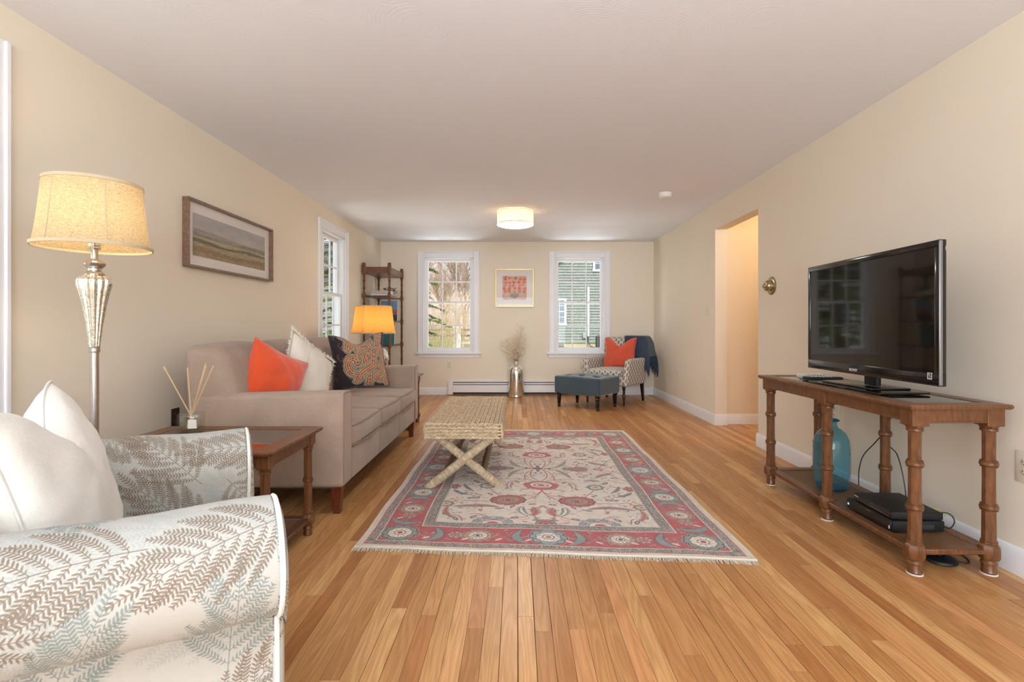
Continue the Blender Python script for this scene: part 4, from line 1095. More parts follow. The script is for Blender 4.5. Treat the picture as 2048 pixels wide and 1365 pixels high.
wp = pillow('white_tassel_pillow', 'white tasselled pillow leaning between the orange and the paisley pillows', M['white_knit'], (-1.52, 3.64, .725), math.radians(-12), .20, math.radians(-32), .47, .47, .17, pinch=.06, seed=2)
mb = MB()
for k in range(460):
    s = k/460*4; e = int(s); f = (s-e)*2-1
    u, v = [(f, -1), (1, f), (-f, 1), (-1, -f)][e]
    x = .25*u*(1-.06*(1-v*v)**1.5); y = .25*v*(1-.06*(1-u*u)**1.5); d = Vector((u*(abs(v) < 1.01 and abs(u) == 1 or abs(u) > .93), v*(abs(v) == 1 or abs(v) > .93), 0))
    if d.length < .1: d = Vector((u, v, 0))
    d = d.normalized(); L = .006+.012*random.random()+(.016 if abs(u) > .9 and abs(v) > .9 else 0)
    for q in range(2):
        j = Vector((random.uniform(-1, 1), random.uniform(-1, 1), random.uniform(-1, 1)))*.013
        mb.tube([(x, y, 0), Vector((x, y, 0))+d*L*.6+j*.4, Vector((x, y, 0))+d*L+j], [.0028, .0022, .001], 4)
f = mb.build('tassels', M['cream_tassel'], wp, world=False); f['kind'] = 'stuff'
mb = MB()
for k in range(60):   # fluffy seam rows on the face
    v = (k/60*2-1)*.92
    for u in (-.50,):
        x = .25*u; y = .25*v; z = .085*((1-u*u)*(1-v*v))**.48
        for q in range(2):
            j = Vector((random.uniform(-1, 1), random.uniform(-1, 1), .6))*.010
            mb.tube([(x, y, z), Vector((x, y, z))+j], [.0025, .001], 3)
f = mb.build('tufted_seam', M['cream_tassel'], wp, world=False); f['kind'] = 'stuff'
pillow('paisley_pillow', 'dark embroidered paisley pillow leaning against the far arm of the sofa', M['paisley'], (-1.42, 4.50, .770), math.radians(-58), .20, math.radians(3), .49, .50, .17, pinch=.09, chop=.16, seed=4, piping=M['dark_gap'])

# ------------------------------------------------------------------ fern armchair
fern = paint_fern()
M['fern'] = pic_mat('fern print linen', fern, .9, .12, .05, .35, 500, 1/1.1, .04)
M['fern_piping'] = fabric('pale piping cord', (222, 224, 216), .03)
AA = math.radians(32); AC = Vector((-1.095, 1.225, 0))
o = armchair = thing('fern_armchair', 'white rolled arm armchair with a brown and grey fern print', 'armchair', AC, AA)
L3 = lambda p: p
def arm_profile(s, rs=1.0, n=30):
    """closed outline (y, z) of a rolled arm with running length; s = side (-1 near, +1 far)"""
    rr = .112*rs; cy, cz = .430, .590; pts = []
    pts.append((.463, .055)); pts.append((.466, .20)); pts.append((.466, .36)); pts.append((.463, cz-rr*1.02))
    for k in range(n+1):
        a = -PI/2+.62+(PI*1.5-.20-.30)*k/n
        pts.append((cy+rr*1.12*math.cos(a), cz+rr*math.sin(a)))
    pts.append((.326, .50)); pts.append((.324, .36)); pts.append((.324, .055))
    return [(s*y, z) for y, z in pts]
def build_arm(s):
    mb = MB(); xs = [-.46+.86*k/26 for k in range(27)]; P = []; UV = []; prof0 = arm_profile(s)
    ln = [0]
    for a, b in zip(prof0, prof0[1:]): ln.append(ln[-1]+math.hypot(a[0]-b[0], a[1]-b[1]))
    for x in xs:
        rs = 1.0+.05*((x+.46)/.86)
        pr = arm_profile(s, rs); P.append([(x, y, z+(.03*(.42-x) if z > .45 else 0)+.006*noise.noise(Vector((x*6, y*6, z*6+s)))) for y, z in pr]); UV.append([(x+.3+.5*s, l+.13*s) for l in ln])
    mb.grid(P, UV, flip=(s < 0))
    a = mb.build('arm', M['fern'], o, world=False, angle=75, recalc=True)
    # front panel: the outline of the arm end, slightly padded
    pr = arm_profile(s, 1.05); x = .40; c = (s*.395, .40); m = MB(); n = len(pr); rings = []
    for f, dx in ((1, 0), (1.0, .012), (.93, .020), (.6, .026), (.0, .028)):
        rings.append([(x+dx, c[0]+(y-c[0])*f, c[1]+(z-c[1])*f) for y, z in pr])
    m.grid(rings, [[(p[1]+.2+(p[0]-x)*1.0, p[2]+.4) for p in r_] for r_ in rings], cv=True, flip=(s > 0))
    fp = m.build('arm_front_panel', M['fern'], o, world=False, angle=60, recalc=True)
    m = MB(); m.tube([(x+.008, y, z) for y, z in pr], .0055, 6, closed=True); m.build('piping', M['fern_piping'], fp, world=False)
build_arm(-1); build_arm(1)
mb = MB(); softbox(mb, -.44, .40, -.330, .330, .055, .34, .02, 6, (.004, 0, 0)); mb.build('seat_base', M['fern'], o, world=False, angle=180)
mb = MB(); softbox(mb, -.30, .43, -.326, .326, .33, .475, .045, 10, (.012, 0, .025)); mb.build('seat_cushion', M['fern'], o, world=False, angle=180)
def fbk(p, u):
    t = (u.z+1)/2; p.x -= .10*t; return p
mb = MB(); softbox(mb, -.50, -.30, -.42, .42, .10, .86, .06, 10, (.02, 0, .01), fbk); mb.build('backrest', M['fern'], o, world=False, angle=180)
lm = MB().lathe([(.020, 0), (.027, .06)], 12).mesh('leg', M['sofa_leg'])
for x in (-.40, .36):
    for y in (-.39, .39): inst(lm, 'leg', o, Matrix.Translation((x, y, 0)), world=False)
def A2W(x, y, z): return Matrix.Rotation(AA, 4, 'Z').to_4x4() @ Vector((x, y, z))+AC
pillow('white_pillow', 'large white slub linen pillow leaning on the back of the fern armchair', M['white_slub'], A2W(-.015, -.03, .665), AA, .26, 0, .57, .54, .19, pinch=.10, chop=.22, seed=6, wr=.007, piping=M['white_slub'])

# ------------------------------------------------------------------ accent chair, throw, ottoman
M['trellis'] = pic_mat('trellis weave', paint_trellis(), .9, .15, .1, .3, 500, 1/.085, .05)
M['black_leg'] = plain('espresso turned wood', (34, 22, 18), .25, coat=.3, var=.1)
CA = math.radians(-128); CC = Vector((1.415, 7.25, 0))
o = accent = thing('accent_chair', 'small armchair in grey and cream trellis fabric in the far right corner', 'armchair', CC, CA)
mb = MB(); softbox(mb, -.33, .33, -.335, .335, .265, .40, .02, 6); mb.build('seat_frame', M['trellis'], o, world=False, angle=180)
mb = MB(); softbox(mb, -.22, .365, -.262, .262, .385, .485, .04, 8, (.01, 0, .022)); mb.build('seat_cushion', M['trellis'], o, world=False, angle=180)
for s in (-1, 1):
    def fa(p, u, s=s):
        t = (u.z+1)/2; p.y += s*.025*t*t; p.z -= .04*max(0, u.z)*max(0, -u.x+.2)*0; p.x -= .05*t*max(0, u.x); return p
    y0, y1 = sorted((s*.268, s*.352)); mb = MB(); softbox(mb, -.32, .325, y0, y1, .265, .635, .036, 8, (.004, .006, .006), fa); mb.build('arm', M['trellis'], o, world=False, angle=180)
def fk(p, u):
    t = (u.z+1)/2; p.x -= .10*t; p.y *= 1+.04*t; return p
mb = MB(); softbox(mb, -.34, -.22, -.335, .335, .27, .925, .045, 10, (.012, 0, .008), fk); mb.build('backrest', M['trellis'], o, world=False, angle=180)
r = .024
tl = MB().lathe([(.010, 0), (.013, .004), (.014, .03), (.017, .045), (.013, .06), (.019, .085), (.024, .125), (.020, .155), (.013, .17), (.020, .18), (.020, .19), (.014, .20), (.018, .21), (.023, .222), (.023, .27)], 14).mesh('leg', M['black_leg'])
for s in (-1, 1): inst(tl, 'leg', o, Matrix.Translation((.285, s*.285, 0)), world=False)
bl = MB(); vs = []
for (z, hx, dx) in ((0, .013, -.05), (.27, .023, 0)):
    for sx, sy in ((-1, -1), (1, -1), (1, 1), (-1, 1)): vs.append((sx*hx+dx, sy*hx, z))
bl.add(vs, [(3, 2, 1, 0), (4, 5, 6, 7)]+[(i, (i+1) % 4, 4+(i+1) % 4, 4+i) for i in range(4)], smooth=False); bl = bl.mesh('leg', M['black_leg'])
for s in (-1, 1): inst(bl, 'leg', o, Matrix.Translation((-.275, s*.295, 0)), world=False)
def C2W(x, y, z): return Matrix.Rotation(CA, 4, 'Z').to_4x4() @ Vector((x, y, z))+CC
pillow('rust_pillow', 'rust orange pillow with a chopped top on the trellis accent chair', M['orange_far'], C2W(-.13, .02, .70), math.radians(-116), .26, math.radians(0), .47, .46, .17, pinch=.09, chop=.24, seed=9, piping=M['orange_far'])
# navy throw over the back corner
M['throw'] = fabric('navy cable knit', (58, 70, 88), .25, .95, 90, .9, .3)
o = throw = thing('throw_blanket', 'navy knitted throw with fringe draped over the back of the accent chair', 'blanket', C2W(-.40, .25, .93), CA)
mb = MB(); P = []; ns, nc = 26, 34; ends = []
for i in range(ns+1):
    s = i/ns; row = []
    y = .02+.36*s+.055*max(0, s-.7)/.3                       # across the back, past its side
    drop = .0 if s < .80 else -.30*((s-.80)/.20)**1.6           # falls over the side
    fl = .26+.10*s+.03*math.sin(s*9); bk = .30+.14*s
    for j in range(nc+1):
        t = j/nc*2-1                                             # -1 front hem .. +1 rear hem
        wdt = .082+.012*math.sin(s*14)+(.05*max(0, s-.6)/.4)
        a = abs(t)
        if a < .25:
            q = t/.25; x = -.375-wdt*math.sin(q*PI/2)*1; z = .942+.012*math.cos(q*PI/2)+drop
        else:
            q = (a-.25)/.75; L = (fl if t < 0 else bk)*q; z = .942-L+drop*(1-q*.6); x = -.375-math.copysign(wdt+.010*math.sin(s*22+q*3)*q+.02*q, t)+( .10*(L) if t < 0 else .06*L)
        p = Vector((x, y+.010*math.sin(z*18+s*5), max(z, .42)))
        p += Vector((1, 1, 0))*noise.noise(Vector((y*9, z*9, t*2)))*.014
        row.append(p)
    P.append(row); ends.append((row[0], row[-1]))
mb.grid(P)
# the local frame of the throw is shifted: bring chair-frame points to world
CW = Matrix.Translation(CC) @ Matrix.Rotation(CA, 4, 'Z')
for v in mb.v: v[:] = CW @ v
b = mb.build('knit_cloth', M['throw'], o, angle=180)
sm = b.modifiers.new('thick', 'SOLIDIFY'); sm.thickness = .010
mb = MB()
for k in range(90):
    s = k/89*ns; i = min(int(s), ns-1); f = s-i
    for e in (0, 1):
        p = ends[i][e]*(1-f)+ends[i+1][e]*f; L = .07+.03*random.random(); dx = random.uniform(-.008, .008)
        mb.tube([CW @ p, CW @ (p+Vector((dx, dx, -L*.5))), CW @ (p+Vector((dx*1.4, dx*2, -L)))], [.004, .0032, .002], 4)
for j in range(40):
    t = j/39*nc; i = min(int(t), nc-1); f = t-i; p = P[ns][i]*(1-f)+P[ns][i+1]*f; L = .06+.04*random.random()
    mb.tube([CW @ p, CW @ (p+Vector((0, .008, -L*.5))), CW @ (p+Vector((0, .004, -L)))], [.004, .0032, .002], 4)
f = mb.build('fringe', M['throw'], o); f['kind'] = 'stuff'

M['ottoman'] = fabric('slate blue velvet', (58, 76, 86), .16, .85, 200, .15, .5, 4)
OA = math.atan2(.45, -.54)
oc = Vector((.945, 6.76, 0)); 
o = ottoman = thing('tufted_ottoman', 'slate blue tufted velvet ottoman on black turned legs before the accent chair', 'ottoman', oc, OA)
# local x = long side (.70), local y = short side (.545)
def ft(p, u):
    if u.z > .2:
        for i in (-1, 0, 1):
            for j in (-.5, .5):
                d2 = (p.x-i*.22)**2+(p.y-j*.24)**2; p.z -= .032*math.exp(-d2/.0012)+.014*math.exp(-d2/.007)
        p.z -= .006*math.exp(-(abs(p.x)-.11)**2/.0003)+.006*math.exp(-(p.y)**2/.0003)
    return p
mb = MB(); softbox(mb, -.35, .35, -.272, .272, .195, .420, .022, 30, (.002, .002, .036), ft); mb.build('upholstered_top', M['ottoman'], o, world=False, angle=180)
for i in (-1, 0, 1):
    for j in (-.5, .5): MB().lathe([(.012, 0), (.011, .004), (.005, .007)], 10, Matrix.Translation((i*.22, j*.24, .408))).build('button', M['ottoman'], o, world=False)
ol = MB().lathe([(r_*1.35, z_) for r_, z_ in [(.011, 0), (.014, .004), (.016, .05), (.022, .058), (.014, .066), (.022, .078), (.015, .088), (.024, .10), (.016, .112), (.026, .126), (.017, .138), (.027, .152), (.019, .165), (.028, .18), (.028, .205)]], 14).mesh('leg', M['black_leg'])
for x in (-.30, .30):
    for y in (-.225, .225): inst(ol, 'leg', o, Matrix.Translation((x, y, 0)), world=False)

# ------------------------------------------------------------------ television and what stands on the console table
M['tv_black'] = plain('glossy black bezel', (16, 15, 16), .12, spec=.6)
M['tv_matte'] = plain('matte black plastic', (20, 20, 21), .55)
def screen_mat():
    t = NT('dark glossy screen'); t.p.inputs['Base Color'].default_value = rgb(26, 22, 18); t.p.inputs['Roughness'].default_value = .045
    t.p.inputs['Specular IOR Level'].default_value = .5
    co = t.coord(scale=(1, 1, .6)); t.bump(t.noise(co, 5, 1), .02, .01); return t.m
M['screen'] = screen_mat()
M['silver_edge'] = plain('silver edge strip', (150, 152, 158), .25, .9)
M['logo'] = plain('pale grey print', (206, 206, 206), .5)
M['blue_led'] = emit('blue standby light', (.1, .4, 1.0), 2.0)
TA = math.radians(2.0)      # the set is turned a little towards the far wall
tvc = Vector((1.788, 2.60, 0)); TVW, TVH = 1.010, .620; TZ0 = .826
o = tv = thing('television', 'black flat screen television on its stand on the console table', 'television', (1.83, 2.66, CZ))
# frame: local x along the screen width (to the near edge = viewer's right), local y = away from the viewer's side, z up
TM = Matrix.Translation((tvc.x, tvc.y, TZ0)) @ Matrix.Rotation(-PI/2-TA, 4, 'Z')
def tb(name, x0, x1, y0, y1, z0, z1, mat, par=o, r=.004, seg=2):
    return MB().rbox(x0, x1, y0, y1, z0, z1, r, seg, M=TM).build(name, mat, par)
hw = TVW/2; bz = .030
# local +y points to +X of the world (towards the wall) after the turn
tb('bezel', -hw, hw, 0, .030, TVH-bz, TVH, M['tv_black']); tb('bezel', -hw, hw, 0, .030, 0, .052, M['tv_black'])
tb('bezel', -hw, -hw+bz-.006, 0, .030, .05, TVH-bz+.002, M['tv_black']); tb('bezel', hw-bz, hw-.004, 0, .030, .05, TVH-bz+.002, M['tv_black'])
tb('screen', -hw+bz-.008, hw-bz+.002, .004, .020, .050, TVH-bz+.002, M['screen'], r=.001, seg=1)
tb('edge_strip', hw-.005, hw+.0015, -.001, .014, .004, TVH-.004, M['silver_edge'], r=.003)
tb('back_shell', -hw+.03, hw-.03, .028, .060, .03, TVH-.03, M['tv_matte'], r=.02, seg=3)
tb('back_shell', -.22, .22, .055, .085, .06, .36, M['tv_matte'], r=.02, seg=3)
def text(body, size, Mx, name, mat, par, ext=.0006):
    c = bpy.data.curves.new(name, 'FONT'); c.body = body; c.size = size; c.extrude = ext; c.align_x = 'CENTER'; c.align_y = 'CENTER'; c.offset = .0003
    tmp = bpy.data.objects.new('tmp', c); COL.objects.link(tmp); dg = bpy.context.evaluated_depsgraph_get()
    me = bpy.data.meshes.new_from_object(tmp.evaluated_get(dg)); bpy.data.objects.remove(tmp); bpy.data.curves.remove(c)
    me.name = name; me.materials.clear(); me.materials.append(mat); return inst(me, name, par, Mx)
text('SONY', .020, TM @ Matrix.Translation((-.062, -.0006, .022)) @ Matrix.Rotation(PI/2, 4, 'X') @ Matrix.Diagonal((1.25, 1, 1, 1)), 'brand_lettering', M['logo'], o)
# corner sticker: white outline square with a bar
mb = MB(); sx, sz, q = hw-.052, .040, .012
for a, b, c, d in ((sx-q, sx+q, sz+q*1.2-.002, sz+q*1.2), (sx-q, sx+q, sz-q*1.2, sz-q*1.2+.002), (sx-q, sx-q+.002, sz-q*1.2, sz+q*1.2), (sx+q-.002, sx+q, sz-q*1.2, sz+q*1.2), (sx-.006, sx+.006, sz-.001, sz+.002), (sx-.008, sx+.002, sz+.006, sz+.009), (sx-.008, sx+.008, sz-.010, sz-.007)):
    mb.box(a, b, -.0008, .002, c, d, M=TM)
mb.build('corner_sticker', M['logo'], o)
MB().rbox(-.05, .05, .030, .055, -.055, .10, .006, 2, M=TM @ Matrix.Translation((-.02, .03, 0))).build('stand_neck', M['tv_matte'], o)
BM = Matrix.Translation((1.885, 2.730, CZ)) @ Matrix.Rotation(math.radians(1), 4, 'Z')
MB().rbox(-.125, .135, -.285, .285, .001, .011, .004, 2, M=BM).build('stand_base', M['tv_black'], o)
MB().rbox(-.100, .110, -.200, .200, .011, .022, .005, 2, M=BM).build('stand_base_step', M['tv_black'], o)
def remote(name, label, c, rz, L, w, mat, btn, tilt=0):
    r = thing(name, label, 'remote control', c, rz); h = .016
    mb = MB(); softbox(mb, -L/2, L/2, -w/2, w/2, 0.0006, h, .006, 6, (0, 0, .003), lambda p, u: (setattr(p, 'z', p.z+.004*u.x*u.x*(u.z > 0)), p)[1]); mb.build('body', mat, r, world=False, angle=180)
    for i in range(6):
        for j in range(3): MB().rbox(-L*.30+i*L*.10-.003, -L*.30+i*L*.10+.003, (j-1)*w*.27-.004, (j-1)*w*.27+.004, h-.001, h+.0045, .001).build('button', btn, r, world=False)
    return r
remote('remote_control', 'white remote control lying farthest back on the console table', (1.965, 3.355, CZ), math.radians(8), .17, .045, M['white_plastic'], M['felt'])
remote('remote_control', 'pale grey remote control between the white and the black one', (1.945, 3.250, CZ), math.radians(-2), .20, .05, plain('pale grey plastic', (206, 206, 204), .4), M['tv_matte'])
remote('remote_control', 'black remote control lying nearest the television stand', (1.925, 3.150, CZ), math.radians(-8), .22, .05, M['tv_matte'], M['logo'])

# blue glass bottle on the cane shelf
def tinted(name, c, dens):
    t = NT(name); t.t.nodes.remove(t.p)
    tr = t.n('BsdfTransparent'); gl = t.n('BsdfGlossy'); gl.inputs['Roughness'].default_value = .03; lw = t.n('LayerWeight'); lw.inputs[0].default_value = .35
    col = t.ramp(lw.outputs['Facing'], [(0, tuple(v for v in c)+(1,)), (.9, tuple(v*dens for v in c)+(1,))]); t.l(col, tr.inputs[0])
    df = t.n('BsdfTranslucent'); df.inputs[0].default_value = tuple(v*.9 for v in c)+(1,); m0 = t.n('MixShader'); m0.inputs[0].default_value = .24; t.l(tr.outputs[0], m0.inputs[1]); t.l(df.outputs[0], m0.inputs[2])
    fr = t.n('Fresnel'); fr.inputs[0].default_value = 1.5; mx = t.n('MixShader'); ge = t.n('NewGeometry'); t.l(t.math('MULTIPLY', fr.outputs[0], t.math('SUBTRACT', 1.0, ge.outputs['Backfacing'])), mx.inputs[0]); t.l(m0.outputs[0], mx.inputs[1]); t.l(gl.outputs[0], mx.inputs[2]); t.l(mx.outputs[0], t.out.inputs[0])
    return t.m
M['blue_glass'] = tinted('blue bottle glass', (.50, .84, 1.0), .75)
M['blue_thick'] = tinted('thick blue glass', (.34, .68, .86), .6)
bp = Vector((1.893, 3.01, SZ-.006)); T = Matrix.Translation(bp)
o = thing('glass_bottle', 'tall ribbed blue glass bottle vase on the cane shelf under the console', 'bottle', bp)
prof = [(.055, .004), (.075, .008), (.090, .03), (.096, .09), (.098, .18), (.097, .25), (.090, .30), (.074, .335), (.050, .358), (.034, .368), (.029, .380), (.028, .398), (.033, .404), (.040, .409), (.041, .414), (.036, .418)]
MB().lathe(prof, 64, T, rib=.012, ribn=12, caps=False).build('bottle_wall', M['blue_glass'], o, angle=180)
MB().lathe([(0, .001), (.056, .002), (.076, .007), (.086, .022), (.060, .030), (0, .034)], 48, T).build('thick_base', M['blue_thick'], o, angle=180)
MB().lathe([(.036, .418), (.042, .413), (.040, .407), (.033, .410), (.033, .417), (.036, .418)], 40, T, caps=False).build('rim', M['blue_thick'], o, angle=180)

# set top boxes
def av_box(name, label, c, rz, w, d, h, par=None):
    b = thing(name, label, 'cable box', c, rz)
    MB().rbox(-w/2, w/2, -d/2, d/2, .004, h, .006, 2).build('case', M['tv_matte'], b, world=False)
    MB().rbox(-w/2-.003, -w/2+.002, -d/2+.01, d/2-.01, .008, h-.006, .002).build('front_panel', M['tv_black'], b, world=False)
    for x in (-w*.4, w*.4):
        for y in (-d*.4, d*.4): MB().lathe([(.008, 0), (.008, .005)], 10, Matrix.Translation((x, y, 0))).build('foot', M['tv_matte'], b, world=False)
    return b
b = av_box('cable_box', 'larger black cable box lying at the bottom on the cane shelf', (1.885, 2.510, SZ-.003), 0, .245, .330, .056)
MB().rbox(-.1265, -.1240, .140, .150, .026, .036, .001).build('indicator_light', M['blue_led'], b, world=False)
mb = MB(); mb.rbox(-.1268, -.1240, -.150, -.142, .014, .030, .001); mb.build('logo_mark', M['logo'], b, world=False)
mb = MB()
for k in range(14): mb.box(-.05+k*.009, -.046+k*.009, -.1655, -.1645, .020, .040)
mb.build('vent_slots', M['dark_gap'], b, world=False)
b = av_box('disc_player', 'slimmer black disc player stacked on the cable box', (1.888, 2.492, SZ-.003+.0565), math.radians(-3), .235, .290, .040)
MB().box(-.1212, -.1200, -.09, .01, .016, .018).build('disc_slot', M['silver_edge'], b, world=False)
mb = MB(); mb.box(-.1212, -.1200, .10, .13, .026, .030); mb.build('logo_mark', M['logo'], b, world=False)
M['cable'] = plain('black cable', (22, 20, 20), .5)
def cable(name, label, pts, r=.003, mat=None, parent=None):
    # smooth path through the points
    P = [Vector(p) for p in pts]; out = []
    for i in range(len(P)-1):
        p0, p1, p2, p3 = P[max(i-1, 0)], P[i], P[i+1], P[min(i+2, len(P)-1)]
        for k in range(8):
            t = k/8; out.append(.5*((2*p1)+(p2-p0)*t+(2*p0-5*p1+4*p2-p3)*t*t+(3*p1-p0-3*p2+p3)*t**3))
    out.append(P[-1]); mb = MB().tube(out, r, 6)
    ob = mb.build(name, mat or M['cable'], parent)
    if not parent: set_props(ob, label, 'cable')
    return ob
cable('power_cable', 'black cable hanging behind the console table from top to cane shelf', [(2.112, 2.82, .70), (2.118, 2.84, .60), (2.115, 2.87, .49), (2.108, 2.94, .40), (2.100, 3.03, .30), (2.100, 3.07, .20), (2.104, 3.08, .11), (2.112, 3.10, .02)], .003)
cable('power_cable', 'second black cable crossing behind the rear middle leg of the console', [(2.118, 2.80, .62), (2.120, 2.86, .52), (2.118, 2.90, .45), (2.112, 2.83, .40), (2.110, 2.77, .36), (2.108, 2.72, .22), (2.112, 2.70, .03)], .003)
cable('av_cable', 'black looped cable behind the stacked boxes', [(2.012, 2.42, .150), (2.040, 2.40, .185), (2.070, 2.385, .180), (2.078, 2.375, .150), (2.050, 2.37, .122), (2.014, 2.38, .135)], .003)
cable('av_cable', 'short yellow cable at the back corner of the disc player', [(2.006, 2.45, .172), (2.030, 2.44, .190), (2.058, 2.43, .185), (2.074, 2.42, .160)], .0025, plain('yellow cable', (196, 176, 70), .5))
o = thing('cable_puck', 'flat round black device on the floor under the console shelf', 'device', (1.945, 2.30, 0))
MB().lathe([(.060, .001), (.066, .006), (.064, .016), (.050, .024), (0, .026)], 32, Matrix.Translation((1.945, 2.30, 0))).build('housing', M['tv_matte'], o)
MB().rbox(1.930, 1.960, 2.285, 2.315, .022, .040, .004).build('raised_block', M['tv_black'], o)
cable('floor_cable', 'black cable lying on the floor behind the round device', [(2.00, 2.29, .006), (2.05, 2.27, .004), (2.09, 2.33, .004), (2.10, 2.43, .004), (2.12, 2.52, .010), (2.14, 2.62, .05)], .003)

# ------------------------------------------------------------------ floor lamp
M['linen_shade'] = shade_mat('natural linen shade', (206, 184, 148), .34, 260, .55)
M['linen_trim'] = plain('linen binding tape', (196, 180, 150), .9, var=.06)
M['mercury'] = (lambda t: (t.p.inputs['Metallic'].__setattr__('default_value', .9), t.l(t.ramp(t.noise(t.coord(), 130, 4, .7), [(.36, rgb(186, 180, 158)), (.50, rgb(232, 232, 222)), (.8, rgb(244, 245, 240))]), t.p.inputs['Base Color']), t.l(t.ramp(t.noise(t.coord(), 90, 3), [(.4, (.10,)*3+(1,)), (.7, (.34,)*3+(1,))]), t.p.inputs['Roughness']), t.bump(t.noise(t.coord(), 70, 2), .15, .002), t.m)[-1])(NT('mottled mercury glass'))
M['bulb'] = emit('lit bulb', (1.0, .80, .52), 40)
M['amber_shade'] = shade_mat('amber lit burlap shade', (226, 164, 88), .55, 200, .5)
def bell_shade(par, T, z0, z1, r0, r1, mat, seams=6, trim=None, sq=1.0, off=.3):
    n = 16; prof = []
    for k in range(n+1):
        t = k/n; r = r0+(r1-r0)*(t**.62)
        prof.append((r, z0+(z1-z0)*t))
    s = MB().lathe(prof, 64, T, caps=False).build('lamp_shade', mat, par, angle=180)
    mb = MB().lathe([(r0+.002, z0-.002), (r0+.003, z0+.010), (r0-.003, z0+.010), (r0-.003, z0-.002), (r0+.002, z0-.002)], 64, T, caps=False); mb.build('shade_trim', trim or M['linen_trim'], s)
    mb = MB().lathe([(r1+.003, z1-.010), (r1+.002, z1+.002), (r1-.003, z1+.002), (r1-.003, z1-.010), (r1+.003, z1-.010)], 64, T, caps=False); mb.build('shade_trim', trim or M['linen_trim'], s)
    for k in range(seams):
        a = 2*PI*(k+off)/seams; mb = MB().tube([T @ Vector((math.cos(a)*(r+.001), math.sin(a)*(r+.001), z)) for r, z in prof], .0022, 5); mb.build('seam', trim or M['linen_trim'], s)
    # spider ring and finial
    mb = MB()
    for a in (0, 2*PI/3, 4*PI/3): mb.tube([T @ Vector((0, 0, z1-.02)), T @ Vector((math.cos(a)*(r1-.004), math.sin(a)*(r1-.004), z1-.012))], .002, 5)
    mb.build('shade_spider', M['nickel'], s); return s
LP = Vector((-1.690, 2.0, 0)); T = Matrix.Translation(LP)
o = thing('floor_lamp', 'floor lamp with mercury glass body and lit linen shade left of the framed landscape', 'floor lamp', LP)
MB().lathe([(.135, 0), (.140, .006), (.138, .014), (.110, .020), (.040, .030), (.018, .040)], 40, T).build('base', M['nickel'], o)
MB().lathe([(.0145, .030), (.0145, .985)], 24, T).build('pole', M['nickel'], o)
MB().lathe([(.0165, .975), (.019, .982), (.017, .988), (.019, .996), (.016, 1.000)], 24, T).build('pole_collar', M['nickel'], o)
g = [(.017, 1.000), (.020, 1.03), (.026, 1.09), (.036, 1.16), (.046, 1.215), (.0535, 1.245), (.054, 1.262), (.046, 1.277), (.030, 1.284)]
MB().lathe(g, 112, T, rib=.075, ribn=14).build('mercury_glass_body', M['mercury'], o, angle=60)
MB().lathe([(.030, 1.282), (.033, 1.288), (.030, 1.294), (.022, 1.302), (.022, 1.310), (.034, 1.322), (.037, 1.330), (.033, 1.337), (.016, 1.344), (.014, 1.350)], 32, T).build('neck', M['nickel'], o)
MB().lathe([(.012, 1.346), (.012, 1.39)], 20, T).build('socket_stem', M['nickel'], o)
MB().lathe([(.014, 1.385), (.019, 1.392), (.015, 1.398), (.019, 1.406), (.017, 1.44), (.012, 1.46)], 20, T, rib=.1, ribn=6).build('glass_knuckle', M['mercury'], o)
MB().lathe([(.012, 1.455), (.018, 1.475), (.029, 1.505), (.030, 1.52), (.022, 1.545), (0, 1.553)], 20, T).build('bulb', M['bulb'], o)
bell_shade(o, T, 1.392, 1.650, .190, .157, M['linen_shade'], 6, off=.35)
lamp('lamp_bulb_light', 'POINT', (LP.x, LP.y, 1.53), 3.4, (1, .74, .44), radius=.03)

# table lamp beyond the sofa
TL = Vector((-1.56, 5.44, .552)); T = Matrix.Translation(TL)
o = thing('table_lamp', 'table lamp with round mercury glass body and glowing amber shade beyond the sofa', 'table lamp', TL)
MB().lathe([(.075, -.002), (.078, .008), (.070, .018), (.050, .026)], 32, T).build('base', M['nickel'], o)
MB().lathe([(.050, .024), (.095, .05), (.140, .11), (.160, .17), (.160, .21), (.140, .26), (.095, .305), (.055, .335), (.038, .36), (.034, .39)], 48, T).build('mercury_glass_body', M['mercury'], o, angle=180)
MB().lathe([(.036, .388), (.040, .395), (.034, .402), (.014, .408), (.012, .50)], 24, T).build('neck', M['nickel'], o)
MB().lathe([(.014, .50), (.020, .53), (.031, .57), (.031, .59), (.020, .615), (0, .622)], 20, T).build('bulb', M['bulb'], o)
bell_shade(o, T, .458, .755, .238, .190, M['amber_shade'], 6, off=.25)
lamp('lamp_bulb_light', 'POINT', (TL.x, TL.y, TL.z+.60), 7, (1, .66, .32), radius=.03)

# reed diffuser on the near end table
o = thing('reed_diffuser', 'square glass reed diffuser with pale reeds on the near end table', 'diffuser', (-1.655, 2.54, .552)); c = Vector((-1.655, 2.54, .552))
T = Matrix.Translation(c) @ Matrix.Rotation(.30, 4, 'Z')
MB().rbox(-.052, .052, -.052, .052, 0, .090, .008, 3, M=T).build('glass_cube', M['thin_glass'], o)
MB().rbox(-.045, .045, -.045, .045, .008, .083, .006, 2, M=T).build('inner_wall', M['thin_glass'], o)
MB().rbox(-.043, .043, -.043, .043, .010, .050, .006, 2, M=T).build('scented_oil', glassy('pale oil', (.93, .92, .80)), o)
MB().lathe([(.020, .088), (.015, .094), (.015, .108), (.020, .112), (.020, .116)], 20, T, caps=False).build('neck', M['thin_glass'], o)
MB().rbox(.000, .038, -.0535, -.0525, .018, .062, .0002, 1, M=T).build('label', plain('white paper label', (226, 224, 218), .7), o)
M['reed'] = plain('pale rattan reed', (214, 180, 136), .7, var=.06)
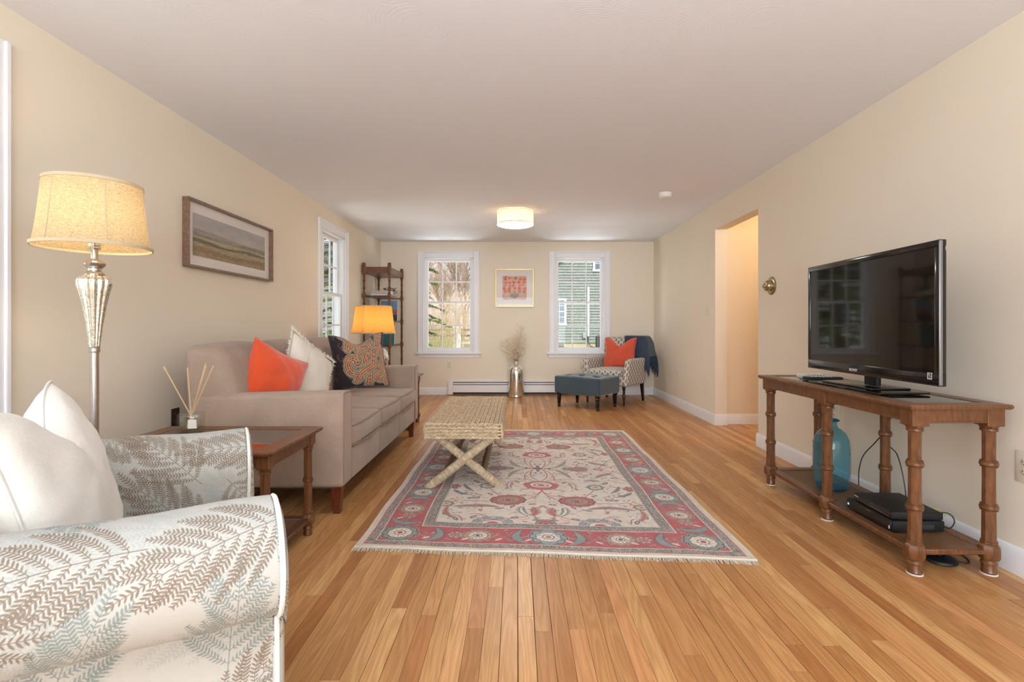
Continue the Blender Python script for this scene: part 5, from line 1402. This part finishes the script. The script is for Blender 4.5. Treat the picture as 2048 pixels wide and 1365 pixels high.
for dx, dy, h in ((-.125, -.02, .325), (-.045, .04, .315), (.045, .05, .325), (.105, -.05, .345), (.125, -.02, .330)):
    MB().tube([c+Vector((-dx*.22, -dy*.22, .012)), c+Vector((dx*.15, dy*.15, .11)), c+Vector((dx, dy, h))], .0029, 6).build('reed', M['reed'], o)

# ------------------------------------------------------------------ pictures
M['frame_wood'] = wood('grey brown frame', (104, 78, 60), (142, 112, 90))
M['mat_board'] = plain('white mat board', (228, 222, 216), .9)
M['landscape'] = pic_mat('pastel landscape print', paint_landscape(), .7, .1, 0, 0, 1, 1, 0)
M['poppies'] = pic_mat('coral flower print', paint_poppies(), .8, .1, 0, 0, 1, 1, 0)
M['gold'] = plain('gilt frame', (206, 170, 104), .3, .85)
def flat(mb, p, ux, uy, w, h): 
    p = Vector(p); ux = Vector(ux); uy = Vector(uy)
    return mb.add([p, p+ux*w, p+ux*w+uy*h, p+uy*h], [(0, 1, 2, 3)], [[(0, 0), (1, 0), (1, 1), (0, 1)]])
def picture(name, label, Mx, w, h, fw, dep, fmat, art, inner):
    """local: x to the right, z up, y = -depth out of the wall (faces -y)"""
    o = thing(name, label, 'picture'); o.matrix_basis = Mx
    for (a, b, c, d) in ((-w/2, w/2, h/2-fw, h/2), (-w/2, w/2, -h/2, -h/2+fw), (-w/2, -w/2+fw, -h/2+fw, h/2-fw), (w/2-fw, w/2, -h/2+fw, h/2-fw)):
        MB().rbox(a, b, -dep, -.001, c, d, .002).build('frame_rail', fmat, o, world=False)
    MB().box(-w/2+fw-.001, w/2-fw+.001, -.012, -.004, -h/2+fw-.001, h/2-fw+.001).build('mat_board', M['mat_board'], o, world=False)
    iw, ih = inner; mb = MB(); flat(mb, (-iw/2, -.0135, -ih/2), (1, 0, 0), (0, 0, 1), iw, ih); mb.build('print', art, o, world=False)
    MB().box(-w/2+fw-.001, w/2-fw+.001, -.020, -.0185, -h/2+fw-.001, h/2-fw+.001).build('glazing', M['pic_glass'], o, world=False)
M['pic_glass'] = glassy('picture glass', gloss=.5)
picture('framed_landscape', 'wide framed landscape print on the left wall above the sofa', Matrix.Translation((XL, 3.80, 1.700)) @ Matrix.Rotation(PI/2, 4, 'Z'), 1.125, .455, .016, .045, M['frame_wood'], M['landscape'], (.95, .285))
picture('framed_flowers', 'square gold framed coral flower print between the far windows', Matrix.Translation((-.040, YF, 1.703)), .605, .600, .012, .024, M['gold'], M['poppies'], (.385, .375))

# ------------------------------------------------------------------ floor vase with dried branches
VP = Vector((-.012, 7.745, 0)); T = Matrix.Translation(VP)
o = thing('floor_vase', 'tall mercury glass floor vase standing before the baseboard heater', 'vase', VP)
MB().lathe([(.118, 0), (.126, .006), (.126, .018), (.121, .026), (.124, .04), (.124, .36), (.118, .42), (.100, .465), (.070, .492), (.040, .505), (.034, .512), (.038, .518), (.033, .524), (.032, .560), (.044, .575), (.045, .582), (.036, .580)], 48, T).build('mercury_glass_body', M['mercury'], o, angle=60)
M['dried'] = plain('dried branch', (206, 182, 150), .9, var=.1)
M['dried_light'] = plain('bleached seed pod', (234, 224, 204), .9, var=.08)
b = thing('dried_branches', 'airy bunch of dried beige branches in the floor vase', 'dried flowers', VP+Vector((0, 0, .50)))
mb = MB(); pods = MB(); R = random.Random(5)
def grow(p, d, L, r, lvl):
    n = 4; pts = [p]; q = p.copy(); dd = d.copy()
    for k in range(n):
        dd = (dd+Vector((R.uniform(-1, 1), R.uniform(-1, 1), R.uniform(-.6, .9)))*.38).normalized(); q = q+dd*L/n; q.y = min(q.y, 7.94); pts.append(q.copy())
    mb.tube(pts, [r*(1-.5*k/n) for k in range(n+1)], 3)
    if lvl > 0:
        for k in range(3 if lvl > 1 else 4):
            i = R.randint(1, n); grow(pts[i], (dd+Vector((R.uniform(-1, 1), R.uniform(-1, 1), R.uniform(-.5, .9)))*.8).normalized(), L*R.uniform(.45, .7), r*.65, lvl-1)
    else:
        for k in range(5):
            i = R.randint(1, n); s = R.uniform(.004, .009); c = pts[i]+Vector((R.uniform(-1, 1), R.uniform(-1, 1), R.uniform(-1, 1)))*.012
            pods.add([c+Vector((s, 0, 0)), c+Vector((-s, 0, 0)), c+Vector((0, s, 0)), c+Vector((0, -s, 0)), c+Vector((0, 0, s*1.3)), c+Vector((0, 0, -s*1.3))], [(0, 2, 4), (2, 1, 4), (1, 3, 4), (3, 0, 4), (2, 0, 5), (1, 2, 5), (3, 1, 5), (0, 3, 5)])
for k in range(20):
    a = R.uniform(0, 2*PI); sp = R.uniform(.05, .75); grow(VP+Vector((math.cos(a)*.015, math.sin(a)*.010, .52)), Vector((math.cos(a)*sp, math.sin(a)*sp*.6, 1)).normalized(), R.uniform(.18, .34), .0026, 2)
mb.build('twigs', M['dried'], b)['kind'] = 'stuff'; pods.build('seed_pods', M['dried_light'], b)['kind'] = 'stuff'

# ------------------------------------------------------------------ things on the etagere
def book(name, label, c, rz, w, d, h, cover, page, group=None, face=None):
    """lying book: w along local x, d along local y (spine at -y), h thick"""
    b = thing(name, label, 'book', c, rz, group)
    m = MB(); m.rbox(-w/2, w/2, -d/2, d/2, 0, .003, .001); m.build('cover', cover, b, world=False)
    m = MB(); m.rbox(-w/2, w/2, -d/2, d/2, h-.003, h, .001); m.build('cover', cover, b, world=False)
    m = MB(); m.rbox(-w/2, w/2, -d/2, -d/2+.003, 0, h, .001); m.build('spine', cover, b, world=False)
    m = MB(); m.box(-w/2+.004, w/2-.004, -d/2+.003, d/2-.004, .003, h-.003); m.build('pages', page, b, world=False); return b
M['paper'] = plain('book pages', (228, 222, 208), .9)
book('book', 'white book lying lowest on the upper etagere shelf', (-1.945, 7.20, 1.52), math.radians(4), .27, .20, .032, plain('white cover', (226, 224, 222), .5), M['paper'])
book('book', 'beige book lying on the white book on the etagere', (-1.935, 7.19, 1.552), math.radians(-3), .26, .19, .045, plain('beige cover', (200, 186, 168), .6), M['paper'])
def standing(name, label, c, rz, lean, w, h, th, parts):
    b = thing(name, label, 'book', c, rz); R_ = Matrix.Rotation(lean, 4, 'X')
    m = MB(); m.rbox(-w/2, w/2, 0, th, 0, h, .002, 1, M=R_); m.build('book_block', M['paper'], b, world=False)
    for nm, z0, z1, mt in parts:
        m = MB(); m.rbox(-w/2-.001, w/2+.001, -.002, .001, z0, z1, .0005, 1, M=R_); m.build(nm, mt, b, world=False)
    return b
bk = plain('pale blue sky print', (120, 158, 198), .5, var=.1); bs_ = plain('beach sand print', (170, 122, 96), .6, var=.3, vs=14); bd_ = plain('dark sea grass print', (70, 62, 66), .6, var=.6, vs=40); nv = plain('navy cover', (34, 52, 96), .5)
standing('book', 'upright photo book with a blue sky beach cover on the middle etagere shelf', (-1.900, 7.40, 1.17), math.radians(-8), -.10, .26, .30, .02, (('sky', .17, .30, bk), ('sand', .09, .17, bs_), ('grass', 0, .09, bd_)))
standing('book', 'teal covered book standing upright on the lower etagere shelf', (-1.925, 7.36, .82), math.radians(-6), -.08, .24, .30, .02, (('cover', 0, .30, plain('teal cover', (52, 128, 134), .5, var=.06)), ('title_band', .19, .196, M['logo'])))
o = thing('small_plant', 'small leafy green plant behind the books on the etagere', 'plant', (-1.89, 7.42, 1.52)); c = Vector((-1.89, 7.42, 1.52))
MB().lathe([(.035, 0), (.045, .06), (.047, .066), (.040, .066)], 20, Matrix.Translation(c)).build('pot', M['white_plastic'], o)
mb = MB(); R = random.Random(3)
for k in range(90):
    a = R.uniform(0, 2*PI); rr = R.uniform(.03, .10); z = .07+R.uniform(-.02, .085)*(1.2-rr*6); p = c+Vector((math.cos(a)*rr, math.sin(a)*rr, max(z, .012))); s = R.uniform(.016, .026)
    t = Vector((math.cos(a), math.sin(a), R.uniform(-.4, .5))).normalized(); q = t.cross(Vector((0, 0, 1))).normalized(); n = q.cross(t)
    mb.add([p, p+t*s+q*s*.6+n*.003, p+t*s*2, p+t*s-q*s*.6+n*.003], [(0, 1, 2, 3)])
    if k % 3 == 0: mb.tube([c+Vector((0, 0, .06)), c+Vector((math.cos(a)*rr*.5, math.sin(a)*rr*.5, max(z, .03)+.03)), p], .0012, 3)
mb.build('foliage', plain('deep green leaf', (58, 96, 48), .5, var=.25, vs=30), o)['kind'] = 'stuff'

# ------------------------------------------------------------------ outside
def grass_mat():
    t = NT('spring lawn'); co = t.coord(); n = t.noise(co, .5, 4); n2 = t.noise(co, 30, 3)
    f = t.math('ADD', t.math('MULTIPLY', n, .65), t.math('MULTIPLY', n2, .35))
    t.l(t.ramp(f, [(.30, rgb(142, 156, 78)), (.5, rgb(172, 178, 104)), (.62, rgb(196, 178, 128)), (.8, rgb(206, 186, 146))]), t.p.inputs['Base Color']); t.p.inputs['Roughness'].default_value = .95; t.bump(n2, .6, .05); return t.m
M['grass'] = grass_mat()
mb = MB(); n = 24; P = []
for i in range(n+1):
    P.append([(-45+90*i/n, 8.4+60*j/n, -.06+.05*noise.noise(Vector((i*.7, j*.7, 0)))+(.0 if j < 16 else (j-16)*.22)) for j in range(n+1)])
mb.grid(P)
P = [[(-45+(45-2.6)*i/8, -10+18.4*j/8, -.06) for j in range(9)] for i in range(9)]; mb.grid(P)
g = mb.build('lawn', M['grass'], angle=180); g['kind'] = 'structure'

M['siding'] = (lambda t: (t.l(t.mix(1, t.ramp(t.noise(t.coord(scale=(1, 1, 1)), 5, 3), [(.3, rgb(160, 168, 162)), (.7, rgb(176, 183, 177))]), t.ramp(t.noise(t.coord(scale=(9, 9, .6)), 4, 2), [(.4, rgb(225, 225, 225)), (.6, rgb(255, 255, 255))]), 'MULTIPLY'), t.p.inputs['Base Color']), t.p.inputs['Roughness'].__setattr__('default_value', .8), t.m)[-1])(NT('sage cedar shingles'))
M['house_trim'] = plain('white exterior trim', (238, 238, 236), .5)
M['house_glass'] = plain('dark house window glass', (96, 116, 134), .08, spec=.9)
M['concrete'] = plain('cream foundation', (206, 196, 166), .9, var=.06)
M['roof'] = plain('grey roof shingles', (104, 102, 102), .9, var=.15)
HX0, HX1, HY = .95, 9.6, 25.0
o = house = thing('neighbour_house', 'sage green shingled house seen through the right far window', 'house', (5.2, 28, -.05))
pk = (HX0+HX1)/2; ez = 3.62; pz = ez+(pk-HX0)*.70
MB().box(HX0, HX1, HY+.02, HY+8, -.3, .34).build('foundation', M['concrete'], o)
mb = MB(); mb.add([(HX0, HY+.04, .34), (HX1, HY+.04, .34), (HX1, HY+.04, ez), (pk, HY+.04, pz), (HX0, HY+.04, ez), (HX0, HY+8, .34), (HX1, HY+8, .34), (HX1, HY+8, ez), (pk, HY+8, pz), (HX0, HY+8, ez)],
    [(0, 1, 2, 3, 4), (9, 8, 7, 6, 5), (0, 4, 9, 5), (1, 6, 7, 2)], smooth=False); mb.build('wall_body', M['siding'], o)
z = .34; ex = .140; mb = MB()
while z < pz-.15:
    zt = z+ex; xa = HX0 if zt < ez else HX0+(zt-ez)/.70; xb = HX1 if zt < ez else HX1-(zt-ez)/.70
    # one course of shingles, the butt stands proud of the wall
    nsh = int((min(xb, 6.2)-xa)/.16)
    mb.add([(xa, HY-.012, z), (xb, HY-.012, z), (xb, HY+.03, zt+.02), (xa, HY+.03, zt+.02), (xa, HY+.04, z), (xb, HY+.04, z)], [(0, 1, 2, 3), (4, 5, 1, 0)], smooth=False)
    x = xa
    while x < min(xb, 6.2)-.2 and z < 5.2:
        w = random.uniform(.09, .19); dz = random.uniform(-.006, .004); dd = random.uniform(.016, .024)
        mb.add([(x, HY-dd*1.8, z+dz), (x+w-.008, HY-dd*1.8, z+dz), (x+w-.008, HY+.02, zt), (x, HY+.02, zt), (x, HY+.03, z+dz), (x+w-.008, HY+.03, z+dz)], [(0, 1, 2, 3), (4, 5, 1, 0), (0, 3, 4), (1, 5, 2)], smooth=False); x += w
    z = zt
mb.build('shingle_courses', M['siding'], o)['kind'] = 'stuff'
for sg in (-1, 1):
    x0 = HX0-.35 if sg < 0 else HX1+.35; z0 = ez-.35*.70
    mb = MB(); mb.add([(x0, HY-.25, z0+.10), (pk, HY-.25, pz+.10), (pk, HY+8.2, pz+.10), (x0, HY+8.2, z0+.10), (x0, HY-.25, z0+.28), (pk, HY-.25, pz+.28), (pk, HY+8.2, pz+.28), (x0, HY+8.2, z0+.28)], [(3, 2, 1, 0), (4, 5, 6, 7), (0, 1, 5, 4), (1, 2, 6, 5), (2, 3, 7, 6), (3, 0, 4, 7)], smooth=False)
    mb.build('roof_slope', M['roof'], o, recalc=True)
    mb = MB(); mb.add([(x0, HY-.28, z0-.12), (pk, HY-.28, pz-.12), (pk, HY-.28, pz+.24), (x0, HY-.28, z0+.24), (x0, HY-.10, z0-.12), (pk, HY-.10, pz-.12), (pk, HY-.10, pz+.24), (x0, HY-.10, z0+.24)], [(0, 1, 2, 3), (5, 4, 7, 6), (0, 4, 5, 1), (3, 2, 6, 7), (0, 3, 7, 4), (1, 5, 6, 2)], smooth=False)
    mb.build('rake_board', M['house_trim'], o, recalc=True)
def hwin(x0, x1, z0, z1, cols=3):
    w = MB(); t = .10
    for a, b, c, d, e in ((x0, x0+t, z0+t*.8, z1-t, .07), (x1-t, x1, z0+t*.8, z1-t, .07), (x0-.02, x1+.02, z1-t, z1, .08), (x0-.03, x1+.03, z0-.02, z0+t*.8, .09)): w.box(a, b, HY-e, HY+.03, c, d)
    m = (z0+z1)/2; w.box(x0+t, x1-t, HY-.05, HY+.02, m-.03, m+.03); f = w.build('window', M['house_trim'], o)
    MB().box(x0+t, x1-t, HY-.030, HY+.03, z0+t*.8, z1-t).build('pane', M['house_glass'], f)
    g_ = MB(); cw = (x1-x0-2*t)/cols
    for k in range(1, cols): g_.box(x0+t+cw*k-.012, x0+t+cw*k+.012, HY-.040, HY-.028, z0+t, z1-t)
    for zz in ((z0+t+m)/2, (z1-t+m)/2): g_.box(x0+t, x1-t, HY-.040, HY-.028, zz-.012, zz+.012)
    g_.build('muntins', M['house_trim'], f)
hwin(1.52, 2.46, 1.20, 2.52); hwin(3.80, 4.86, 3.88, 5.20)
mb = MB(); mb.rbox(3.50, 3.60, HY-.13, HY-.05, .62, 3.10, .01); mb.build('downspout', M['house_trim'], o)
mb = MB(); mb.rbox(3.27, 3.48, HY-.13, HY-.02, .52, .82, .02); mb.build('meter_box', plain('grey green meter box', (160, 176, 164), .6), o)
mb = MB(); mb.tube([(3.55, HY-.10, .62), (3.55, HY-.10, .30), (3.66, HY-.12, .12), (3.9, HY-.3, .05)], .03, 6); mb.build('conduit', plain('dark grey conduit', (90, 90, 92), .6), o)
mb = MB(); mb.box(1.55, 2.35, HY-.01, HY+.03, .04, .28); mb.build('basement_window', plain('grey basement window', (120, 126, 118), .4), o)
mb = MB(); mb.box(HX0, HX1, HY-.05, HY+.03, .30, .37); mb.build('skirt_board', M['siding'], o)
# air conditioner outside
M['ac'] = plain('grey metal louvre', (132, 130, 130), .6, .2); ax, ay = 4.12, 23.6
o = thing('air_conditioner', 'grey outdoor air conditioner unit beside the green house', 'air conditioner', (ax, ay, -.04))
MB().rbox(ax-.42, ax+.42, ay-.42, ay+.42, -.08, .02, .02).build('pad', M['concrete'], o)
MB().rbox(ax-.36, ax+.36, ay-.36, ay+.36, .02, .62, .06, 3).build('cabinet', plain('dark coil', (70, 70, 72), .7), o)
for k in range(18):
    z = .07+k*.029; mb = MB(); mb.rbox(ax-.375, ax+.375, ay-.375, ay+.375, z, z+.012, .005); mb.build('louvre', M['ac'], o)
for x in (-.37, -.12, .12, .37): MB().rbox(ax+x-.012, ax+x+.012, ay-.385, ay-.36, .03, .62, .003).build('post', M['ac'], o)
MB().lathe([(.40, .62), (.41, .66), (.34, .70), (.10, .74), (0, .745)], 24, Matrix.Translation((ax, ay, 0))).build('fan_cover', M['ac'], o)

# fence and white gate post behind the shrubs
o = thing('rail_fence', 'low rail fence with a white post behind the shrubs in the garden', 'fence', (-2.2, 24.5, -.05))
for x in (-3.1, -.6): MB().rbox(x, x+.36, 24.35, 24.65, -.2, 1.02, .02).build('post', M['house_trim'], o); 
for x in (-3.1, -.6): MB().rbox(x-.05, x+.41, 24.30, 24.70, 1.02, 1.10, .02).build('post_cap', M['house_trim'], o)
M['old_rail'] = plain('weathered rail', (126, 108, 92), .9, var=.1)
for z, mt in ((.62, M['old_rail']), (.90, M['old_rail']), (.26, M['house_trim'])): MB().rbox(-2.74, -.6, 24.46, 24.54, z, z+.10, .01).build('rail', mt, o)
for z in (.62, .90): MB().rbox(-7.6, -3.1, 24.46, 24.54, z, z+.09, .01).build('rail', M['old_rail'], o)

hill = MB(); n = 40
hill.grid([[(-60+120*i/n, 46+10*j/6, -1+(7.0+2.2*noise.noise(Vector((i*.5, 0, 3)))+1.2*noise.noise(Vector((i*1.9, 0, 8))))*math.sin(PI/2*j/6)) for j in range(7)] for i in range(n+1)])
M['hill'] = plain('distant bare woods', (196, 172, 156), .95, var=.22, vs=1.4); hl = hill.build('wooded_hill', M['hill'], angle=180); hl['kind'] = 'structure'
M['bark'] = plain('grey brown bark', (120, 100, 84), .95, var=.2)
M['twig_pink'] = plain('reddish brown twigs', (206, 178, 160), .95, var=.2, vs=3)
M['twig_tan'] = plain('yellow tan twigs', (212, 194, 150), .95, var=.2, vs=3)
M['bud_tan'] = plain('swelling buds', (222, 200, 172), .95, var=.25, vs=6)
def twig_tree(mb, leafmb, R, base, H, lean, lvls=4, kids=5, r0=.05, leaf=.03, up=.35):
    def g(p, d, L, r, l):
        n = 3; pts = [p]; q = p.copy(); dd = d.copy()
        for k in range(n):
            dd = (dd+Vector((R.uniform(-1, 1), R.uniform(-1, 1), R.uniform(-.3, 1)*up))*.22).normalized(); q = q+dd*L/n; pts.append(q.copy())
        mb.tube(pts, [max(r*(1-.45*k/n), .004) for k in range(n+1)], 3 if l < lvls else 6, caps=False)
        if l > 0:
            for k in range(kids):
                i = R.randint(1, n); g(pts[i], (dd+Vector((R.uniform(-1, 1), R.uniform(-1, 1), R.uniform(-.3, .8)))*.75).normalized(), L*R.uniform(.5, .78), r*.5, l-1)
        elif leafmb is not None:
            for k in range(3):
                c = pts[R.randint(1, n)]+Vector((R.uniform(-1, 1), R.uniform(-1, 1), R.uniform(-1, 1)))*leaf; a = Vector((R.uniform(-1, 1), R.uniform(-1, 1), R.uniform(-1, 1))).normalized()*leaf; b = a.orthogonal().normalized()*leaf*.6
                leafmb.add([c-a, c+b, c+a, c-b], [(0, 1, 2, 3)])
    g(Vector(base), Vector(lean).normalized(), H*.38, r0, lvls)
def bare_tree(label, seed, loc, H, grp):
    R = random.Random(seed); a, b = MB(), MB(); twig_tree(a, b, R, (0, 0, 0), H, (R.uniform(-.1, .1), 0, 1), 4, 7, H*.008, .025)
    t = thing('bare_tree', label, 'tree', loc, 0, grp); x = a.build('branches', M['twig_pink'], t, world=False, angle=180); x['kind'] = 'stuff'
    y = b.build('buds', M['bud_tan'], t, world=False, angle=180); y['kind'] = 'stuff'; return t
G = 'bare woodland trees beyond the fence'; LB = 'bare reddish brown woodland tree in the thicket beyond the fence'
tA = bare_tree(LB, 3, (-7.2, 32, -.1), 8.5, G); tB = bare_tree('nearest bare reddish brown tree right of the hemlock beyond the fence', 8, (-3.4, 31, -.1), 9.0, G)
R = random.Random(12); pos = [(-10.6, 38), (-.9, 39), (-6.2, 41)]
for i, (x, y) in enumerate(pos):
    c = copy_tree(tA if i % 2 else tB); c['label'] = ['bare woodland tree farthest left behind the rail fence', 'bare woodland tree far behind the green house corner', 'bare woodland tree rearmost before the wooded hill'][i]; c.location = (x, y, -.1); c.rotation_euler = (0, 0, R.uniform(0, 6.28)); s = R.uniform(.85, 1.15); c.scale = (s, s, s)
def shrub(name, label, seed, loc, H, n, mat, leafmat, spread=.6, lvls=2, kids=4, leaf=.02, grp=None, cat='shrub'):
    R = random.Random(seed); a, b = MB(), MB()
    for k in range(n):
        an = R.uniform(0, 2*PI); sp = R.uniform(.1, spread); twig_tree(a, b if leafmat else None, R, (math.cos(an)*.12*H, math.sin(an)*.12*H, 0), H*R.uniform(.9, 1.4), (math.cos(an)*sp, math.sin(an)*sp, 1), lvls, kids, .0055*H, leaf)
    t = thing(name, label, cat, loc, 0, grp); a.build('branches', mat, t, world=False, angle=180)['kind'] = 'stuff'
    if leafmat: b.build('leaves', leafmat, t, world=False, angle=180)['kind'] = 'stuff'
    return t
shrub('forsythia_shrub', 'tan twiggy shrub with arching stems outside the left far window, left one', 21, (-2.75, 15.5, -.06), 2.4, 16, M['twig_tan'], M['bud_tan'], .7)
shrub('forsythia_shrub', 'tan twiggy shrub with arching stems outside the left far window, middle one', 22, (-2.0, 16.5, -.06), 2.7, 16, M['twig_tan'], M['bud_tan'], .7)
shrub('forsythia_shrub', 'tan twiggy shrub far right of the garden view by the white post', 23, (-1.35, 17.5, -.06), 2.5, 12, M['twig_pink'], M['bud_tan'], .8)
M['evergreen'] = plain('dark evergreen groundcover', (84, 98, 62), .9, var=.35, vs=8)
M['hemlock'] = plain('bright hemlock needles', (104, 124, 62), .8, var=.35, vs=4)
M['hemlock_dark'] = plain('dark hemlock needles', (60, 78, 54), .8, var=.35, vs=4)
G2 = 'low evergreen shrubs under the twiggy shrubs'
sA = shrub('low_shrub', 'low dense evergreen shrub at the bottom of the left far window view', 31, (-2.55, 13.2, -.06), .50, 26, M['bark'], M['evergreen'], 1.6, 2, 5, .03, G2)
for x, y, lb in ((-1.75, 13.4, 'low dense evergreen shrub under the middle of the left far window view'), (-1.2, 13.0, 'low dense evergreen shrub at the right end of the shrub row'), (-3.3, 13.5, 'low dense evergreen shrub at the left end, below the hemlock')):
    c = copy_tree(sA); c['label'] = lb; c.location = (x, y, -.06); c.rotation_euler = (0, 0, x*3)
def conifer(name, label, seed, loc, H, Rb, mat, n=70, zmin=.3, droop=.3, dens=1.0):
    R = random.Random(seed); tr = MB(); tr.tube([(0, 0, 0), (0, 0, H*.5), (0, 0, H)], [H*.02, H*.012, .01], 8); br = MB(); nd = MB()
    for k in range(n):
        f = (k/n)**.9; z = zmin+(H-zmin)*f; a = k*2.4+R.uniform(-.3, .3); L = Rb*(1-f)**.8*R.uniform(.8, 1.1)+.15
        pts = []; 
        for i in range(7):
            t = i/6; pts.append(Vector((math.cos(a)*L*t, math.sin(a)*L*t, z+L*(.10*t-droop*t*t))))
        br.tube(pts, [.02*(1-t/7)+.004 for t in range(7)], 4)
        for i in range(int(L*16*dens)):
            t = R.uniform(.15, 1); j = min(int(t*6), 5); p = pts[j].lerp(pts[j+1], t*6-j); sd = R.choice((-1, 1)); d = (pts[j+1]-pts[j]).normalized(); q = d.cross(Vector((0, 0, 1))).normalized()*sd
            l2 = R.uniform(.18, .42)*(1.15-t*.6); dv = (q+d*.7+Vector((0, 0, R.uniform(-.45, .1)))).normalized(); up = Vector((R.uniform(-.3, .3), R.uniform(-.3, .3), 1)).normalized(); w = dv.cross(up).normalized()
            for m in range(10):
                c = p+dv*l2*m/10; s = .062*(1-m/14)
                for e in (-1, 1): nd.add([c, c+dv*s*.25+w*e*s*.7+up*R.uniform(-.02, .02), c+dv*s*.9+w*e*s*1.3-Vector((0, 0, .012)), c+dv*s*.42+w*e*s*.35], [(0, 1, 2, 3)])
    t = thing(name, label, 'tree', loc); tr.build('trunk', M['bark'], t, world=False); br.build('branches', M['bark'], t, world=False)['kind'] = 'stuff'; nd.build('needles', mat, t, world=False, angle=180)['kind'] = 'stuff'; return t
conifer('hemlock_tree', 'bright green hemlock reaching into the left far window view', 41, (-4.05, 13.6, -.06), 8.0, 2.15, M['hemlock'], 150, .7, .25, 1.5)
# outside the window in the left wall
conifer('dark_conifer', 'dark green conifer seen through the window in the left wall', 43, (-11.6, 31.5, -.1), 12, 3.4, M['hemlock_dark'], 90, 1.2, .25, 1.1)
conifer('dark_conifer', 'dark green conifer near the left wall of the room outdoors', 44, (-7.4, 9.6, -.1), 7, 1.9, M['hemlock_dark'], 70, .3, .25, 1.2)
o = thing('pale_house', 'pale grey clapboard house seen through the window in the left wall', 'house', (-11, 26, -.05))
M['clapboard'] = plain('pale grey clapboard', (158, 160, 154), .8, var=.03)
MB().box(-15.0, -8.15, 23, 28, -.2, 3.6).build('wall_body', M['clapboard'], o)
mb = MB()
for k in range(25): mb.add([(-15, 22.97, k*.15-.1), (-8.12, 22.97, k*.15-.1), (-8.12, 23.0, k*.15+.06), (-15, 23.0, k*.15+.06)], [(0, 1, 2, 3)], smooth=False)
mb.build('clapboards', M['clapboard'], o)['kind'] = 'stuff'
mb = MB(); mb.add([(-15.4, 22.6, 3.5), (-7.8, 22.6, 3.5), (-7.8, 28.4, 3.5), (-15.4, 28.4, 3.5), (-15.4, 25.5, 5.4), (-7.8, 25.5, 5.4)], [(0, 1, 5, 4), (2, 3, 4, 5), (0, 4, 3), (1, 2, 5), (3, 2, 1, 0)], smooth=False); mb.build('roof', M['roof'], o, recalc=True)
for x in (-9.9, -12.2, -14.2):
    f = MB().box(x, x+.95, 22.92, 22.99, 1.1, 2.5).build('window', M['house_trim'], o); MB().box(x+.1, x+.85, 22.90, 22.95, 1.2, 2.4).build('pane', M['house_glass'], f)
mb = MB(); mb.rbox(-9.6, -8.0, 21.4, 21.5, .75, .87, .01); mb.rbox(-9.6, -8.0, 21.4, 21.5, .15, .27, .01); mb.build('porch_rail', M['house_trim'], o)
for k in range(5): MB().rbox(-9.6+k*.39, -9.53+k*.39, 21.42, 21.49, -.05, .87, .008).build('porch_post', M['house_trim'], o)
